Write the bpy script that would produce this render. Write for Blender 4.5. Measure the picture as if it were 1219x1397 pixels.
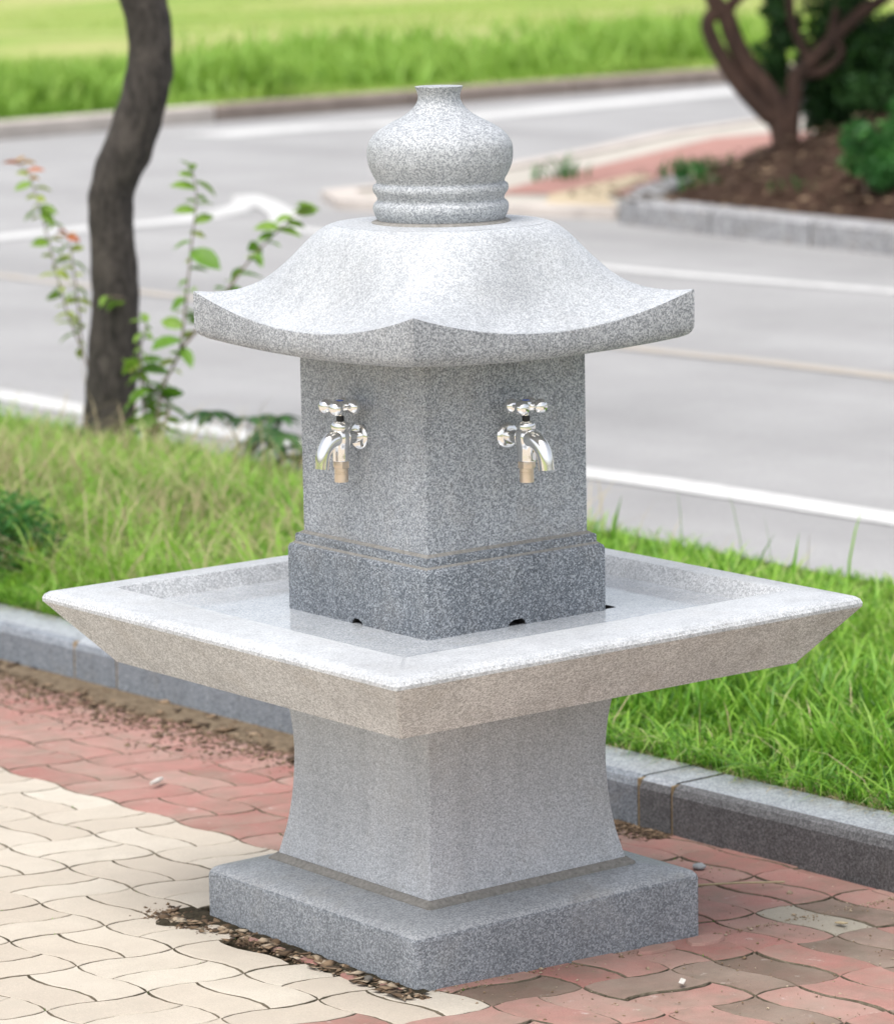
import bpy, bmesh, math, random
import numpy as np
from mathutils import Vector, Matrix
random.seed(7)
rng = np.random.default_rng(7)
for o in list(bpy.data.objects):
    bpy.data.objects.remove(o)
scene = bpy.context.scene
col = scene.collection
PI = math.pi

# ------------------------------------------------------------------ camera
cam_d = bpy.data.cameras.new('camera')
cam = bpy.data.objects.new('camera', cam_d)
col.objects.link(cam)
R2 = Vector((0.7855079629903784, -0.6185876546685132, -0.01807079329787818))
U2 = Vector((0.11533866237651137, 0.11764798163797875, 0.9863346011256561))
FW = Vector((0.6080084152706305, 0.7768579444842011, -0.1637604990584678))
m = Matrix.Identity(4)
for i in range(3):
    m[i][0], m[i][1], m[i][2] = R2[i], U2[i], -FW[i]
m[0][3], m[1][3], m[2][3] = -3.2781, -4.1872, 1.5075
cam.matrix_world = m
cam_d.sensor_fit = 'VERTICAL'
cam_d.sensor_height = 36
cam_d.sensor_width = 36
cam_d.lens = 4960.58 / 1397 * 36
cam_d.clip_start = 0.1
cam_d.clip_end = 3000
cam_d.dof.use_dof = True
cam_d.dof.focus_distance = 5.12
cam_d.dof.aperture_fstop = 6.3
scene.camera = cam

# ------------------------------------------------------------------ light
SUN_EL, SUN_AZ = math.radians(67), math.radians(206)   # azimuth: direction towards the sun, from +x counter-clockwise
world = bpy.data.worlds.new('World')
scene.world = world
world.use_nodes = True
wn, wl = world.node_tree.nodes, world.node_tree.links
bg = wn['Background']
sky = wn.new('ShaderNodeTexSky')
sky.sky_type = 'NISHITA'
sky.sun_disc = False
sky.sun_elevation = SUN_EL
sky.sun_rotation = PI / 2 - SUN_AZ
sky.air_density = 1.0
sky.dust_density = 4.0
sky.ozone_density = 1.0
hs = wn.new('ShaderNodeHueSaturation')
hs.inputs['Saturation'].default_value = 0.38
wl.new(sky.outputs[0], hs.inputs['Color'])
wl.new(hs.outputs[0], bg.inputs[0])
bg.inputs[1].default_value = 0.15
sun_d = bpy.data.lights.new('sun', 'SUN')
sun_d.energy = 1.4
sun_d.angle = math.radians(42)
sun_d.color = (1.0, 0.965, 0.91)
sun = bpy.data.objects.new('sun', sun_d)
col.objects.link(sun)
sd = Vector((math.cos(SUN_EL) * math.cos(SUN_AZ), math.cos(SUN_EL) * math.sin(SUN_AZ), math.sin(SUN_EL)))
sun.rotation_euler = sd.to_track_quat('Z', 'Y').to_euler()
sun.location = (0, 0, 20)
vs = scene.view_settings
vs.view_transform = 'Standard'
vs.look = 'None'
vs.gamma = 1
vs.use_curve_mapping = False
vs.exposure = 0.68
scene.render.engine = 'CYCLES'

# ------------------------------------------------------------------ node helpers
def newmat(name):
    mt = bpy.data.materials.new(name)
    mt.use_nodes = True
    return mt, mt.node_tree.nodes, mt.node_tree.links, mt.node_tree.nodes['Principled BSDF']

def ramp(n, l, src, stops, interp='LINEAR'):
    r = n.new('ShaderNodeValToRGB')
    r.color_ramp.interpolation = interp
    el = r.color_ramp.elements
    while len(el) < len(stops):
        el.new(0.5)
    for e, (p, c) in zip(el, stops):
        e.position = p
        if isinstance(c, (int, float)):
            c = (c, c, c)
        e.color = (*c, 1)
    l.new(src, r.inputs[0])
    return r.outputs[0]

def noise(n, l, vec, scale, detail=2, rough=0.5):
    t = n.new('ShaderNodeTexNoise')
    t.inputs['Scale'].default_value = scale
    t.inputs['Detail'].default_value = detail
    t.inputs['Roughness'].default_value = rough
    if vec is not None:
        l.new(vec, t.inputs['Vector'])
    return t.outputs[0]

def mix(n, l, fac, a, b, mode='MIX'):
    x = n.new('ShaderNodeMix')
    x.data_type = 'RGBA'
    x.blend_type = mode
    x.clamp_factor = True
    for sock, v in ((x.inputs[0], fac), (x.inputs[6], a), (x.inputs[7], b)):
        if isinstance(v, (int, float)):
            sock.default_value = v if sock.type == 'VALUE' else (v, v, v, 1)
        elif isinstance(v, tuple):
            sock.default_value = (*v, 1)
        else:
            l.new(v, sock)
    return x.outputs[2]

def math_(n, l, op, a, b=0.0, clamp=False):
    x = n.new('ShaderNodeMath')
    x.operation = op
    x.use_clamp = clamp
    for s, v in ((x.inputs[0], a), (x.inputs[1], b)):
        if isinstance(v, (int, float)):
            s.default_value = v
        else:
            l.new(v, s)
    return x.outputs[0]

def coords(n):
    return n.new('ShaderNodeTexCoord').outputs['Object']

def bump(n, l, bsdf, h, strength, dist):
    b = n.new('ShaderNodeBump')
    b.inputs['Strength'].default_value = strength
    b.inputs['Distance'].default_value = dist
    l.new(h, b.inputs['Height'])
    l.new(b.outputs[0], bsdf.inputs['Normal'])
    return b

def granite(name, dark, mid, light, grain=420, rough=0.6, bstr=0.25, stain=(0.42, 0.38, 0.32), stain_amt=0.25, contrast=1.0, spec=0.5):
    """speckled stone: voronoi crystals in three tones, plus broad cloudy variation"""
    mt, n, l, b = newmat(name)
    co = coords(n)
    v = n.new('ShaderNodeTexVoronoi')
    v.inputs['Scale'].default_value = grain
    v.inputs['Randomness'].default_value = 1
    # warp the lookup so crystals have ragged outlines
    wn_ = n.new('ShaderNodeTexNoise')
    wn_.inputs['Scale'].default_value = grain * 1.7
    wn_.inputs['Detail'].default_value = 2
    l.new(co, wn_.inputs['Vector'])
    vm = n.new('ShaderNodeVectorMath')
    vm.operation = 'MULTIPLY_ADD'
    l.new(wn_.outputs['Color'], vm.inputs[0])
    vm.inputs[1].default_value = (0.55 / grain,) * 3
    l.new(co, vm.inputs[2])
    l.new(vm.outputs[0], v.inputs['Vector'])
    sep = n.new('ShaderNodeSeparateColor')
    l.new(v.outputs['Color'], sep.inputs[0])
    n2 = noise(n, l, co, grain * 0.6, 3, 0.8)
    val = math_(n, l, 'ADD', math_(n, l, 'MULTIPLY', sep.outputs[0], 0.62), math_(n, l, 'MULTIPLY', n2, 0.42))
    base = ramp(n, l, val, [(0.14, dark), (0.36, tuple(0.55 * a + 0.45 * c for a, c in zip(dark, mid))), (0.55, mid), (0.86, light)])
    big = noise(n, l, co, 5, 4, 0.6)
    base = mix(n, l, 1.0, base, ramp(n, l, big, [(0.3, 0.9), (0.7, 1.07)]), 'MULTIPLY')
    st = noise(n, l, co, 11, 6, 0.65)
    st = ramp(n, l, st, [(0.52, 0.0), (0.74, stain_amt)])
    base = mix(n, l, st, base, stain)
    mp = n.new('ShaderNodeMapping')
    mp.inputs['Scale'].default_value = (26, 26, 2.2)
    l.new(co, mp.inputs[0])
    drip = noise(n, l, mp.outputs[0], 1.0, 5, 0.6)
    base = mix(n, l, 1.0, base, ramp(n, l, drip, [(0.32, 0.90), (0.5, 1.0), (0.7, 1.05)]), 'MULTIPLY')
    pit = noise(n, l, co, 120, 2, 0.5)
    base = mix(n, l, ramp(n, l, pit, [(0.71, 0.0), (0.75, 0.35)]), base, (0.13, 0.11, 0.09))
    l.new(base, b.inputs['Base Color'])
    b.inputs['Roughness'].default_value = rough
    b.inputs['Specular IOR Level'].default_value = spec
    bump(n, l, b, val, bstr, 0.0012)
    return mt

M = {}
M['granite'] = granite('granite_sawn', (0.115, 0.127, 0.145), (0.33, 0.352, 0.38), (0.55, 0.575, 0.605), 520, 0.55)
M['granite_dark'] = granite('granite_block', (0.060, 0.069, 0.083), (0.165, 0.185, 0.208), (0.40, 0.425, 0.455), 480, 0.5, stain_amt=0.12)
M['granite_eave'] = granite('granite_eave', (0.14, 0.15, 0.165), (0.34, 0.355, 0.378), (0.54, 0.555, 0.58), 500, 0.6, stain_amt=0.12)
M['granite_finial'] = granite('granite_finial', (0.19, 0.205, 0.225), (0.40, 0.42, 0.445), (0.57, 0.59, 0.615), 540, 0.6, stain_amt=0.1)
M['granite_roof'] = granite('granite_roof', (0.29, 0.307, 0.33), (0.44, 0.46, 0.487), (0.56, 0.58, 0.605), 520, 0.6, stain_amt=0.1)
M['granite_fine'] = granite('granite_pedestal', (0.28, 0.30, 0.325), (0.48, 0.505, 0.535), (0.66, 0.685, 0.715), 640, 0.62, stain=(0.36, 0.34, 0.31), stain_amt=0.22)
M['granite_plinth'] = granite('granite_plinth', (0.10, 0.112, 0.128), (0.215, 0.237, 0.262), (0.39, 0.415, 0.445), 470, 0.55, stain=(0.3, 0.3, 0.29), stain_amt=0.3)
M['granite_polished'] = granite('granite_polished', (0.26, 0.28, 0.31), (0.43, 0.455, 0.48), (0.58, 0.60, 0.62), 560, 0.07, bstr=0.01, stain=(0.36, 0.34, 0.30), stain_amt=0.3, spec=0.8)
M['granite_rim'] = granite('granite_rim', (0.35, 0.365, 0.385), (0.50, 0.515, 0.535), (0.60, 0.615, 0.63), 560, 0.32, bstr=0.05, stain_amt=0.15, spec=0.6)
M['granite_hammered'] = granite('granite_hammered', (0.32, 0.322, 0.322), (0.61, 0.613, 0.615), (0.82, 0.825, 0.83), 520, 0.85, bstr=0.7, stain=(0.42, 0.38, 0.33), stain_amt=0.3)
M['granite_pecked'] = granite('granite_pecked', (0.32, 0.335, 0.355), (0.52, 0.535, 0.555), (0.68, 0.695, 0.715), 470, 0.85, bstr=0.6, stain_amt=0.1)
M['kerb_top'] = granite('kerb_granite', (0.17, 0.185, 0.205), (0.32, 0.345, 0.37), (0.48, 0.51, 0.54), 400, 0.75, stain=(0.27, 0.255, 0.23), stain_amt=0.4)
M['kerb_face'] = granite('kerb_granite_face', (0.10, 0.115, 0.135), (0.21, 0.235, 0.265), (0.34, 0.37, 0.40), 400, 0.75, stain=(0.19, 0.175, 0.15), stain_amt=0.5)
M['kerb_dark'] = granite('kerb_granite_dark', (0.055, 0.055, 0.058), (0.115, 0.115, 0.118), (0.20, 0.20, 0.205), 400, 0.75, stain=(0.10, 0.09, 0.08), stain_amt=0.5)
M['kerb_far'] = granite('kerb_granite_far', (0.2, 0.2, 0.2), (0.32, 0.32, 0.33), (0.42, 0.42, 0.43), 60, 0.85, stain=(0.25, 0.22, 0.18), stain_amt=0.5)

def simple(name, c, rough=0.7, metal=0.0, nscale=0, namt=0.2, bs=0, spec=0.5):
    mt, n, l, b = newmat(name)
    b.inputs['Base Color'].default_value = (*c, 1)
    b.inputs['Roughness'].default_value = rough
    b.inputs['Metallic'].default_value = metal
    b.inputs['Specular IOR Level'].default_value = spec
    if nscale:
        co = coords(n)
        nn = noise(n, l, co, nscale, 5, 0.65)
        k = ramp(n, l, nn, [(0.25, 1 - namt), (0.75, 1 + namt)])
        l.new(mix(n, l, 1.0, c, k, 'MULTIPLY'), b.inputs['Base Color'])
        if bs:
            bump(n, l, b, nn, bs, 0.004)
    return mt
M['mortar'] = simple('mortar', (0.25, 0.24, 0.22), 0.95, nscale=160, namt=0.35, bs=0.4)
M['chrome'] = simple('chrome', (0.90, 0.89, 0.87), 0.13, 1.0, nscale=30, namt=0.03)
M['brass'] = simple('brass', (0.72, 0.60, 0.47), 0.4, 0.7, nscale=60, namt=0.08)
M['rubber'] = simple('black_rubber', (0.012, 0.012, 0.012), 0.5, nscale=50)
M['blue'] = simple('blue_enamel', (0.05, 0.13, 0.55), 0.3, nscale=50, namt=0.05)
M['hole'] = simple('drain_dark', (0.02, 0.018, 0.016), 0.9, nscale=40)
M['white_chip'] = simple('white_chip', (0.55, 0.53, 0.49), 0.8, nscale=90)
M['straw'] = simple('straw', (0.42, 0.34, 0.21), 0.8, nscale=90)

def paver_mat(name, c1, c2, c3, dirt, dirt_amt, eff=0.0):
    mt, n, l, b = newmat(name)
    co = coords(n)
    oi = n.new('ShaderNodeObjectInfo')
    off = n.new('ShaderNodeVectorMath')
    off.operation = 'MULTIPLY_ADD'
    l.new(oi.outputs['Random'], off.inputs[0])
    off.inputs[1].default_value = (37, 21, 13)
    l.new(co, off.inputs[2])
    co = off.outputs[0]
    base = ramp(n, l, oi.outputs['Random'], [(0.0, c1), (0.45, c2), (1.0, c3)])
    fine = noise(n, l, co, 520, 3, 0.8)
    base = mix(n, l, 1.0, base, ramp(n, l, fine, [(0.3, 0.78), (0.7, 1.2)]), 'MULTIPLY')
    big = noise(n, l, co, 14, 5, 0.65)
    base = mix(n, l, ramp(n, l, big, [(0.42, 0.0), (0.72, dirt_amt)]), base, dirt)
    dust = noise(n, l, co, 4, 5, 0.7)
    base = mix(n, l, ramp(n, l, dust, [(0.40, 0.0), (0.75, 0.45)]), base, (0.42, 0.36, 0.30))
    spk = noise(n, l, co, 260, 2, 0.6)
    base = mix(n, l, ramp(n, l, spk, [(0.70, 0.0), (0.74, 0.6)]), base, (0.16, 0.13, 0.10))
    if eff:
        wn2 = noise(n, l, co, 22, 7, 0.75)
        base = mix(n, l, ramp(n, l, wn2, [(0.62, 0.0), (0.72, eff)]), base, (0.62, 0.58, 0.54))
    l.new(base, b.inputs['Base Color'])
    b.inputs['Roughness'].default_value = 0.92
    b.inputs['Specular IOR Level'].default_value = 0.25
    h = math_(n, l, 'ADD', fine, math_(n, l, 'MULTIPLY', noise(n, l, co, 90, 3, 0.6), 1.2))
    bump(n, l, b, h, 0.5, 0.0016)
    return mt
M['cream'] = paver_mat('paver_cream', (0.47, 0.415, 0.345), (0.52, 0.465, 0.39), (0.56, 0.515, 0.44), (0.41, 0.37, 0.31), 0.45)
M['red'] = paver_mat('paver_red', (0.30, 0.135, 0.115), (0.37, 0.180, 0.155), (0.36, 0.205, 0.175), (0.22, 0.165, 0.130), 0.8, 0.55)
M['brown'] = paver_mat('paver_brown', (0.17, 0.115, 0.092), (0.21, 0.145, 0.115), (0.25, 0.17, 0.14), (0.12, 0.11, 0.08), 0.6, 0.5)
M['greypaver'] = paver_mat('paver_grey', (0.35, 0.32, 0.26), (0.36, 0.33, 0.27), (0.38, 0.35, 0.28), (0.25, 0.23, 0.19), 0.4)

def soil_mat(name, a, b_, s=40):
    mt, n, l, b = newmat(name)
    co = coords(n)
    n1 = noise(n, l, co, s, 6, 0.75)
    c = ramp(n, l, n1, [(0.3, a), (0.7, b_)])
    l.new(c, b.inputs['Base Color'])
    b.inputs['Roughness'].default_value = 1.0
    b.inputs['Specular IOR Level'].default_value = 0.1
    bump(n, l, b, n1, 0.9, 0.01)
    return mt
M['soil'] = soil_mat('joint_soil', (0.025, 0.022, 0.014), (0.085, 0.07, 0.048), 70)
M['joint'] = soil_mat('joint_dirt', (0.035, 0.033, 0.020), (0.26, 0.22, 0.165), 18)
M['verge_soil'] = soil_mat('verge_soil', (0.04, 0.045, 0.02), (0.11, 0.09, 0.05), 25)
M['mound'] = soil_mat('mound_soil', (0.022, 0.013, 0.009), (0.075, 0.045, 0.032), 4)

def tint_mat(name, stops, rough=0.6, trans=0.35, spec=0.4):
    """colour per blade / leaf / crumb from the 'tint' attribute"""
    mt, n, l, b = newmat(name)
    at_ = n.new('ShaderNodeAttribute')
    at_.attribute_name = 'tint'
    c = ramp(n, l, at_.outputs['Fac'], stops)
    nn = noise(n, l, coords(n), 60, 2)
    c = mix(n, l, 1.0, c, ramp(n, l, nn, [(0.3, 0.88), (0.7, 1.1)]), 'MULTIPLY')
    l.new(c, b.inputs['Base Color'])
    b.inputs['Roughness'].default_value = rough
    b.inputs['Specular IOR Level'].default_value = spec
    if trans:
        tr = n.new('ShaderNodeBsdfTranslucent')
        l.new(c, tr.inputs['Color'])
        ms = n.new('ShaderNodeMixShader')
        ms.inputs[0].default_value = trans
        l.new(b.outputs[0], ms.inputs[1])
        l.new(tr.outputs[0], ms.inputs[2])
        l.new(ms.outputs[0], n['Material Output'].inputs[0])
    return mt
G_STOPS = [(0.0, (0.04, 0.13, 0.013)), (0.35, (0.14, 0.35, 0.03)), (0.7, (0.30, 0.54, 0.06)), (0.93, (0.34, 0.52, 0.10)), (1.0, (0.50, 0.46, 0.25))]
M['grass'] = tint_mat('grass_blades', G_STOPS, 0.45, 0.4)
M['grass_yellow'] = tint_mat('grass_field_blades', [(0.0, (0.22, 0.40, 0.055)), (0.5, (0.34, 0.50, 0.10)), (1.0, (0.48, 0.56, 0.17))], 0.6, 0.4)
M['drygrass'] = tint_mat('dry_grass', [(0.0, (0.36, 0.30, 0.16)), (1.0, (0.60, 0.50, 0.32))], 0.8, 0.3)
M['leaf'] = tint_mat('leaf_green', [(0.0, (0.03, 0.11, 0.015)), (0.5, (0.12, 0.28, 0.03)), (0.8, (0.27, 0.42, 0.06)), (1.0, (0.45, 0.50, 0.10))], 0.45, 0.4)
M['leafdark'] = tint_mat('leaf_dark', [(0.0, (0.012, 0.045, 0.011)), (0.6, (0.032, 0.105, 0.022)), (1.0, (0.06, 0.15, 0.03))], 0.5, 0.25)
M['leafbush'] = tint_mat('leaf_bush', [(0.0, (0.02, 0.09, 0.018)), (0.6, (0.055, 0.20, 0.04)), (1.0, (0.12, 0.32, 0.07))], 0.5, 0.3)
M['leafred'] = tint_mat('leaf_red', [(0.0, (0.55, 0.16, 0.08)), (0.6, (0.62, 0.28, 0.10)), (1.0, (0.5, 0.38, 0.1))], 0.5, 0.4)
M['litter'] = tint_mat('leaf_litter', [(0.0, (0.05, 0.032, 0.02)), (0.4, (0.13, 0.085, 0.05)), (0.75, (0.27, 0.19, 0.12)), (1.0, (0.46, 0.38, 0.28))], 0.9, 0)
M['petal'] = simple('orange_petal', (0.8, 0.28, 0.03), 0.6, nscale=50)

def bark_mat(name, a, b_, s):
    mt, n, l, b = newmat(name)
    co = coords(n)
    mp = n.new('ShaderNodeMapping')
    mp.inputs['Scale'].default_value = (1, 1, 0.35)
    l.new(co, mp.inputs[0])
    n1 = noise(n, l, mp.outputs[0], s, 6, 0.7)
    n2 = noise(n, l, co, s * 0.25, 3)
    c = ramp(n, l, n1, [(0.3, a), (0.72, b_)])
    c = mix(n, l, ramp(n, l, n2, [(0.5, 0.0), (0.7, 0.4)]), c, tuple(1.5 * x for x in b_))
    l.new(c, b.inputs['Base Color'])
    b.inputs['Roughness'].default_value = 0.9
    bump(n, l, b, n1, 1.0, 0.03)
    return mt
M['bark'] = bark_mat('bark_grey', (0.014, 0.011, 0.010), (0.125, 0.105, 0.092), 60)
M['bark_red'] = bark_mat('bark_red', (0.03, 0.018, 0.013), (0.11, 0.060, 0.042), 18)
M['stem'] = simple('young_stem', (0.20, 0.15, 0.11), 0.7, nscale=80)

def asphalt():
    mt, n, l, b = newmat('asphalt')
    co = coords(n)
    f = noise(n, l, co, 95, 5, 0.85)
    g = noise(n, l, co, 0.8, 7, 0.7)
    mp = n.new('ShaderNodeMapping')
    mp.inputs['Scale'].default_value = (1.4, 0.12, 1)
    l.new(co, mp.inputs[0])
    t = noise(n, l, mp.outputs[0], 1.0, 3)
    c = ramp(n, l, f, [(0.3, (0.29, 0.287, 0.287)), (0.7, (0.39, 0.386, 0.386))])
    c = mix(n, l, 1.0, c, ramp(n, l, g, [(0.3, 0.84), (0.7, 1.08)]), 'MULTIPLY')
    c = mix(n, l, 1.0, c, ramp(n, l, t, [(0.3, 0.86), (0.7, 1.06)]), 'MULTIPLY')
    l.new(c, b.inputs['Base Color'])
    b.inputs['Roughness'].default_value = 0.9
    bump(n, l, b, f, 0.5, 0.004)
    return mt
M['asphalt'] = asphalt()

def paint(name, c, wear=0.4):
    mt, n, l, b = newmat(name)
    co = coords(n)
    f = noise(n, l, co, 9, 7, 0.75)
    l.new(mix(n, l, ramp(n, l, f, [(0.48, 0.0), (0.7, wear)]), c, (0.40, 0.39, 0.39)), b.inputs['Base Color'])
    b.inputs['Roughness'].default_value = 0.7
    return mt
M['white_paint'] = paint('white_road_paint', (0.60, 0.60, 0.59), 0.8)
M['yellow_paint'] = paint('yellow_road_paint', (0.42, 0.375, 0.32), 1.0)

def field_mat():
    mt, n, l, b = newmat('field_grass')
    co = coords(n)
    mp = n.new('ShaderNodeMapping')
    mp.inputs['Rotation'].default_value = (0, 0, -0.9)
    mp.inputs['Scale'].default_value = (0.35, 1.0, 1)
    l.new(co, mp.inputs[0])
    a = noise(n, l, mp.outputs[0], 0.32, 5, 0.6)
    f = noise(n, l, co, 6, 4, 0.7)
    c = ramp(n, l, a, [(0.30, (0.18, 0.30, 0.06)), (0.45, (0.29, 0.38, 0.10)), (0.58, (0.41, 0.42, 0.17)), (0.75, (0.46, 0.42, 0.23))])
    c = mix(n, l, 1.0, c, ramp(n, l, f, [(0.3, 0.8), (0.7, 1.2)]), 'MULTIPLY')
    l.new(c, b.inputs['Base Color'])
    b.inputs['Roughness'].default_value = 1.0
    b.inputs['Specular IOR Level'].default_value = 0.1
    bump(n, l, b, f, 1.0, 0.1)
    return mt
M['field'] = field_mat()
M['concrete'] = simple('concrete_paving', (0.45, 0.42, 0.37), 0.95, nscale=5, namt=0.15, bs=0.2)
M['redpaving'] = simple('red_paving', (0.36, 0.19, 0.16), 0.95, nscale=5, namt=0.2, bs=0.2)
M['yellowpaving'] = simple('yellow_paving', (0.50, 0.41, 0.28), 0.95, nscale=5, namt=0.2)
M['kerb_conc'] = simple('concrete_kerb', (0.52, 0.47, 0.43), 0.95, nscale=3, namt=0.2)
M['kerb_conc_dark'] = simple('concrete_kerb_weathered', (0.27, 0.22, 0.19), 0.95, nscale=3, namt=0.3)

# ------------------------------------------------------------------ object helpers
def tag(o, label=None, cat=None, group=None, kind=None):
    for k, v in (('label', label), ('category', cat), ('group', group), ('kind', kind)):
        if v:
            o[k] = v
    return o

def empty(name, loc, label, cat, group=None):
    o = bpy.data.objects.new(name, None)
    col.objects.link(o)
    o.location = loc
    o.empty_display_size = 0.1
    return tag(o, label, cat, group)

def link(name, me, mats, parent=None, smooth=False, loc=None):
    """vertices are in world space unless loc is given; keep them there when parented"""
    for mt in (mats if isinstance(mats, (list, tuple)) else [mats]):
        if mt is not None:
            me.materials.append(mt)
    o = bpy.data.objects.new(name, me)
    col.objects.link(o)
    if parent is not None:
        o.parent = parent
        if loc is None:
            w = Vector((0, 0, 0))
            p = parent
            while p:
                w += p.location
                p = p.parent
            o.location = -w
    if loc is not None:
        o.location = loc
    if smooth:
        me.polygons.foreach_set('use_smooth', [True] * len(me.polygons))
    return o

def from_bm(name, bm, mats, parent=None, smooth=False, loc=None):
    me = bpy.data.meshes.new(name)
    bm.normal_update()
    bm.to_mesh(me)
    bm.free()
    return link(name, me, mats, parent, smooth, loc)

def from_data(name, v, f, mats, parent=None, smooth=False, loc=None, mi=None):
    me = bpy.data.meshes.new(name)
    me.from_pydata([tuple(p) for p in v], [], f)
    me.update()
    if mi is not None:
        me.polygons.foreach_set('material_index', mi)
    return link(name, me, mats, parent, smooth, loc)

def bevel(bm, off, seg=2, edges=None):
    bmesh.ops.bevel(bm, geom=edges if edges is not None else bm.edges[:], offset=off, offset_type='OFFSET', segments=seg, profile=0.5, affect='EDGES', clamp_overlap=True)

def auto_smooth(o, ang=35):
    me = o.data
    me.polygons.foreach_set('use_smooth', [True] * len(me.polygons))
    bm = bmesh.new()
    bm.from_mesh(me)
    for e in bm.edges:
        if len(e.link_faces) == 2:
            e.smooth = e.calc_face_angle(0) < math.radians(ang)
    bm.to_mesh(me)
    bm.free()

def box_bm(x0, x1, y0, y1, z0, z1, bev=0, seg=2):
    bm = bmesh.new()
    vv = [bm.verts.new(p) for p in ((x0, y0, z0), (x1, y0, z0), (x1, y1, z0), (x0, y1, z0), (x0, y0, z1), (x1, y0, z1), (x1, y1, z1), (x0, y1, z1))]
    for f in ((3, 2, 1, 0), (4, 5, 6, 7), (0, 1, 5, 4), (1, 2, 6, 5), (2, 3, 7, 6), (3, 0, 4, 7)):
        bm.faces.new([vv[i] for i in f])
    if bev:
        bevel(bm, bev, seg)
    return bm

def rings_bm(rings, cap_bottom=True, cap_top=True, mats=None):
    """rings: list of (list of points); quads between successive rings; mats: material index of each band"""
    bm = bmesh.new()
    R = [[bm.verts.new(p) for p in r] for r in rings]
    for k in range(len(R) - 1):
        n = len(R[k])
        for i in range(n):
            j = (i + 1) % n
            f = bm.faces.new((R[k][i], R[k][j], R[k + 1][j], R[k + 1][i]))
            if mats:
                f.material_index = mats[k]
    if cap_bottom:
        bm.faces.new(R[0][::-1])
    if cap_top:
        bm.faces.new(R[-1])
    return bm

def rect(x0, x1, y0, y1, z, r=0.0, seg=4):
    if r <= 0:
        return [(x0, y0, z), (x1, y0, z), (x1, y1, z), (x0, y1, z)]
    pts = []
    for cx, cy, a0 in ((x0 + r, y0 + r, PI), (x1 - r, y0 + r, 1.5 * PI), (x1 - r, y1 - r, 0), (x0 + r, y1 - r, 0.5 * PI)):
        for k in range(seg + 1):
            a = a0 + k / seg * PI / 2
            pts.append((cx + r * math.cos(a), cy + r * math.sin(a), z))
    return pts

def tube(bm, pts, rad, seg=10, caps=True, mi=0):
    pts = [Vector(p) for p in pts]
    if isinstance(rad, (int, float)):
        rad = [rad] * len(pts)
    prev = None
    ref = Vector((0, 0, 1))
    for i, p in enumerate(pts):
        d = (pts[min(i + 1, len(pts) - 1)] - pts[max(i - 1, 0)]).normalized()
        if i == 0:
            if abs(d.dot(ref)) > 0.9:
                ref = Vector((1, 0, 0))
            a = d.cross(ref).normalized()
        else:
            a = (a - d * a.dot(d)).normalized()
        b = d.cross(a)
        ring = [bm.verts.new(p + (a * math.cos(2 * PI * k / seg) + b * math.sin(2 * PI * k / seg)) * rad[i]) for k in range(seg)]
        if prev:
            for k in range(seg):
                f = bm.faces.new((prev[k], prev[(k + 1) % seg], ring[(k + 1) % seg], ring[k]))
                f.material_index = mi
        elif caps:
            bm.faces.new(ring[::-1])
        prev = ring
    if caps:
        bm.faces.new(prev)

def spline(pts, n):
    """Catmull-Rom through points (any dimension)"""
    P = [np.array(p, float) for p in pts]
    P = [2 * P[0] - P[1]] + P + [2 * P[-1] - P[-2]]
    out = []
    for i in range(1, len(P) - 2):
        for k in range(n):
            t = k / n
            out.append(0.5 * (2 * P[i] + (P[i + 1] - P[i - 1]) * t + (2 * P[i - 1] - 5 * P[i] + 4 * P[i + 1] - P[i + 2]) * t * t + (3 * P[i] - P[i - 1] - 3 * P[i + 1] + P[i + 2]) * t ** 3))
    out.append(P[-2])
    return out

def lathe_bm(prof, cx, cy, seg=64):
    """prof: list of (r, z)"""
    return rings_bm([[(cx + r * math.cos(2 * PI * k / seg), cy + r * math.sin(2 * PI * k / seg), z) for k in range(seg)] for r, z in prof])

def quad_strip_mesh(name, V, F, tint, mat, parent=None, kind=None):
    """big meshes from numpy; V (n,3), F list of arrays (k,3 or 4), tint per vertex"""
    me = bpy.data.meshes.new(name)
    nf = sum(len(f) for f in F)
    tot = sum(f.size for f in F)
    me.vertices.add(len(V))
    me.vertices.foreach_set('co', V.astype(np.float32).ravel())
    me.loops.add(tot)
    me.polygons.add(nf)
    idx = np.concatenate([f.ravel() for f in F]).astype(np.int32)
    starts, s = [], 0
    for f in F:
        k = f.shape[1]
        starts.append(s + np.arange(len(f)) * k)
        s += f.size
    me.loops.foreach_set('vertex_index', idx)
    me.polygons.foreach_set('loop_start', np.concatenate(starts).astype(np.int32))
    me.update(calc_edges=True)
    me.validate()
    a = me.attributes.new('tint', 'FLOAT', 'POINT')
    a.data.foreach_set('value', tint.astype(np.float32))
    o = link(name, me, mat, parent, True)
    if kind:
        o['kind'] = kind
    return o

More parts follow.
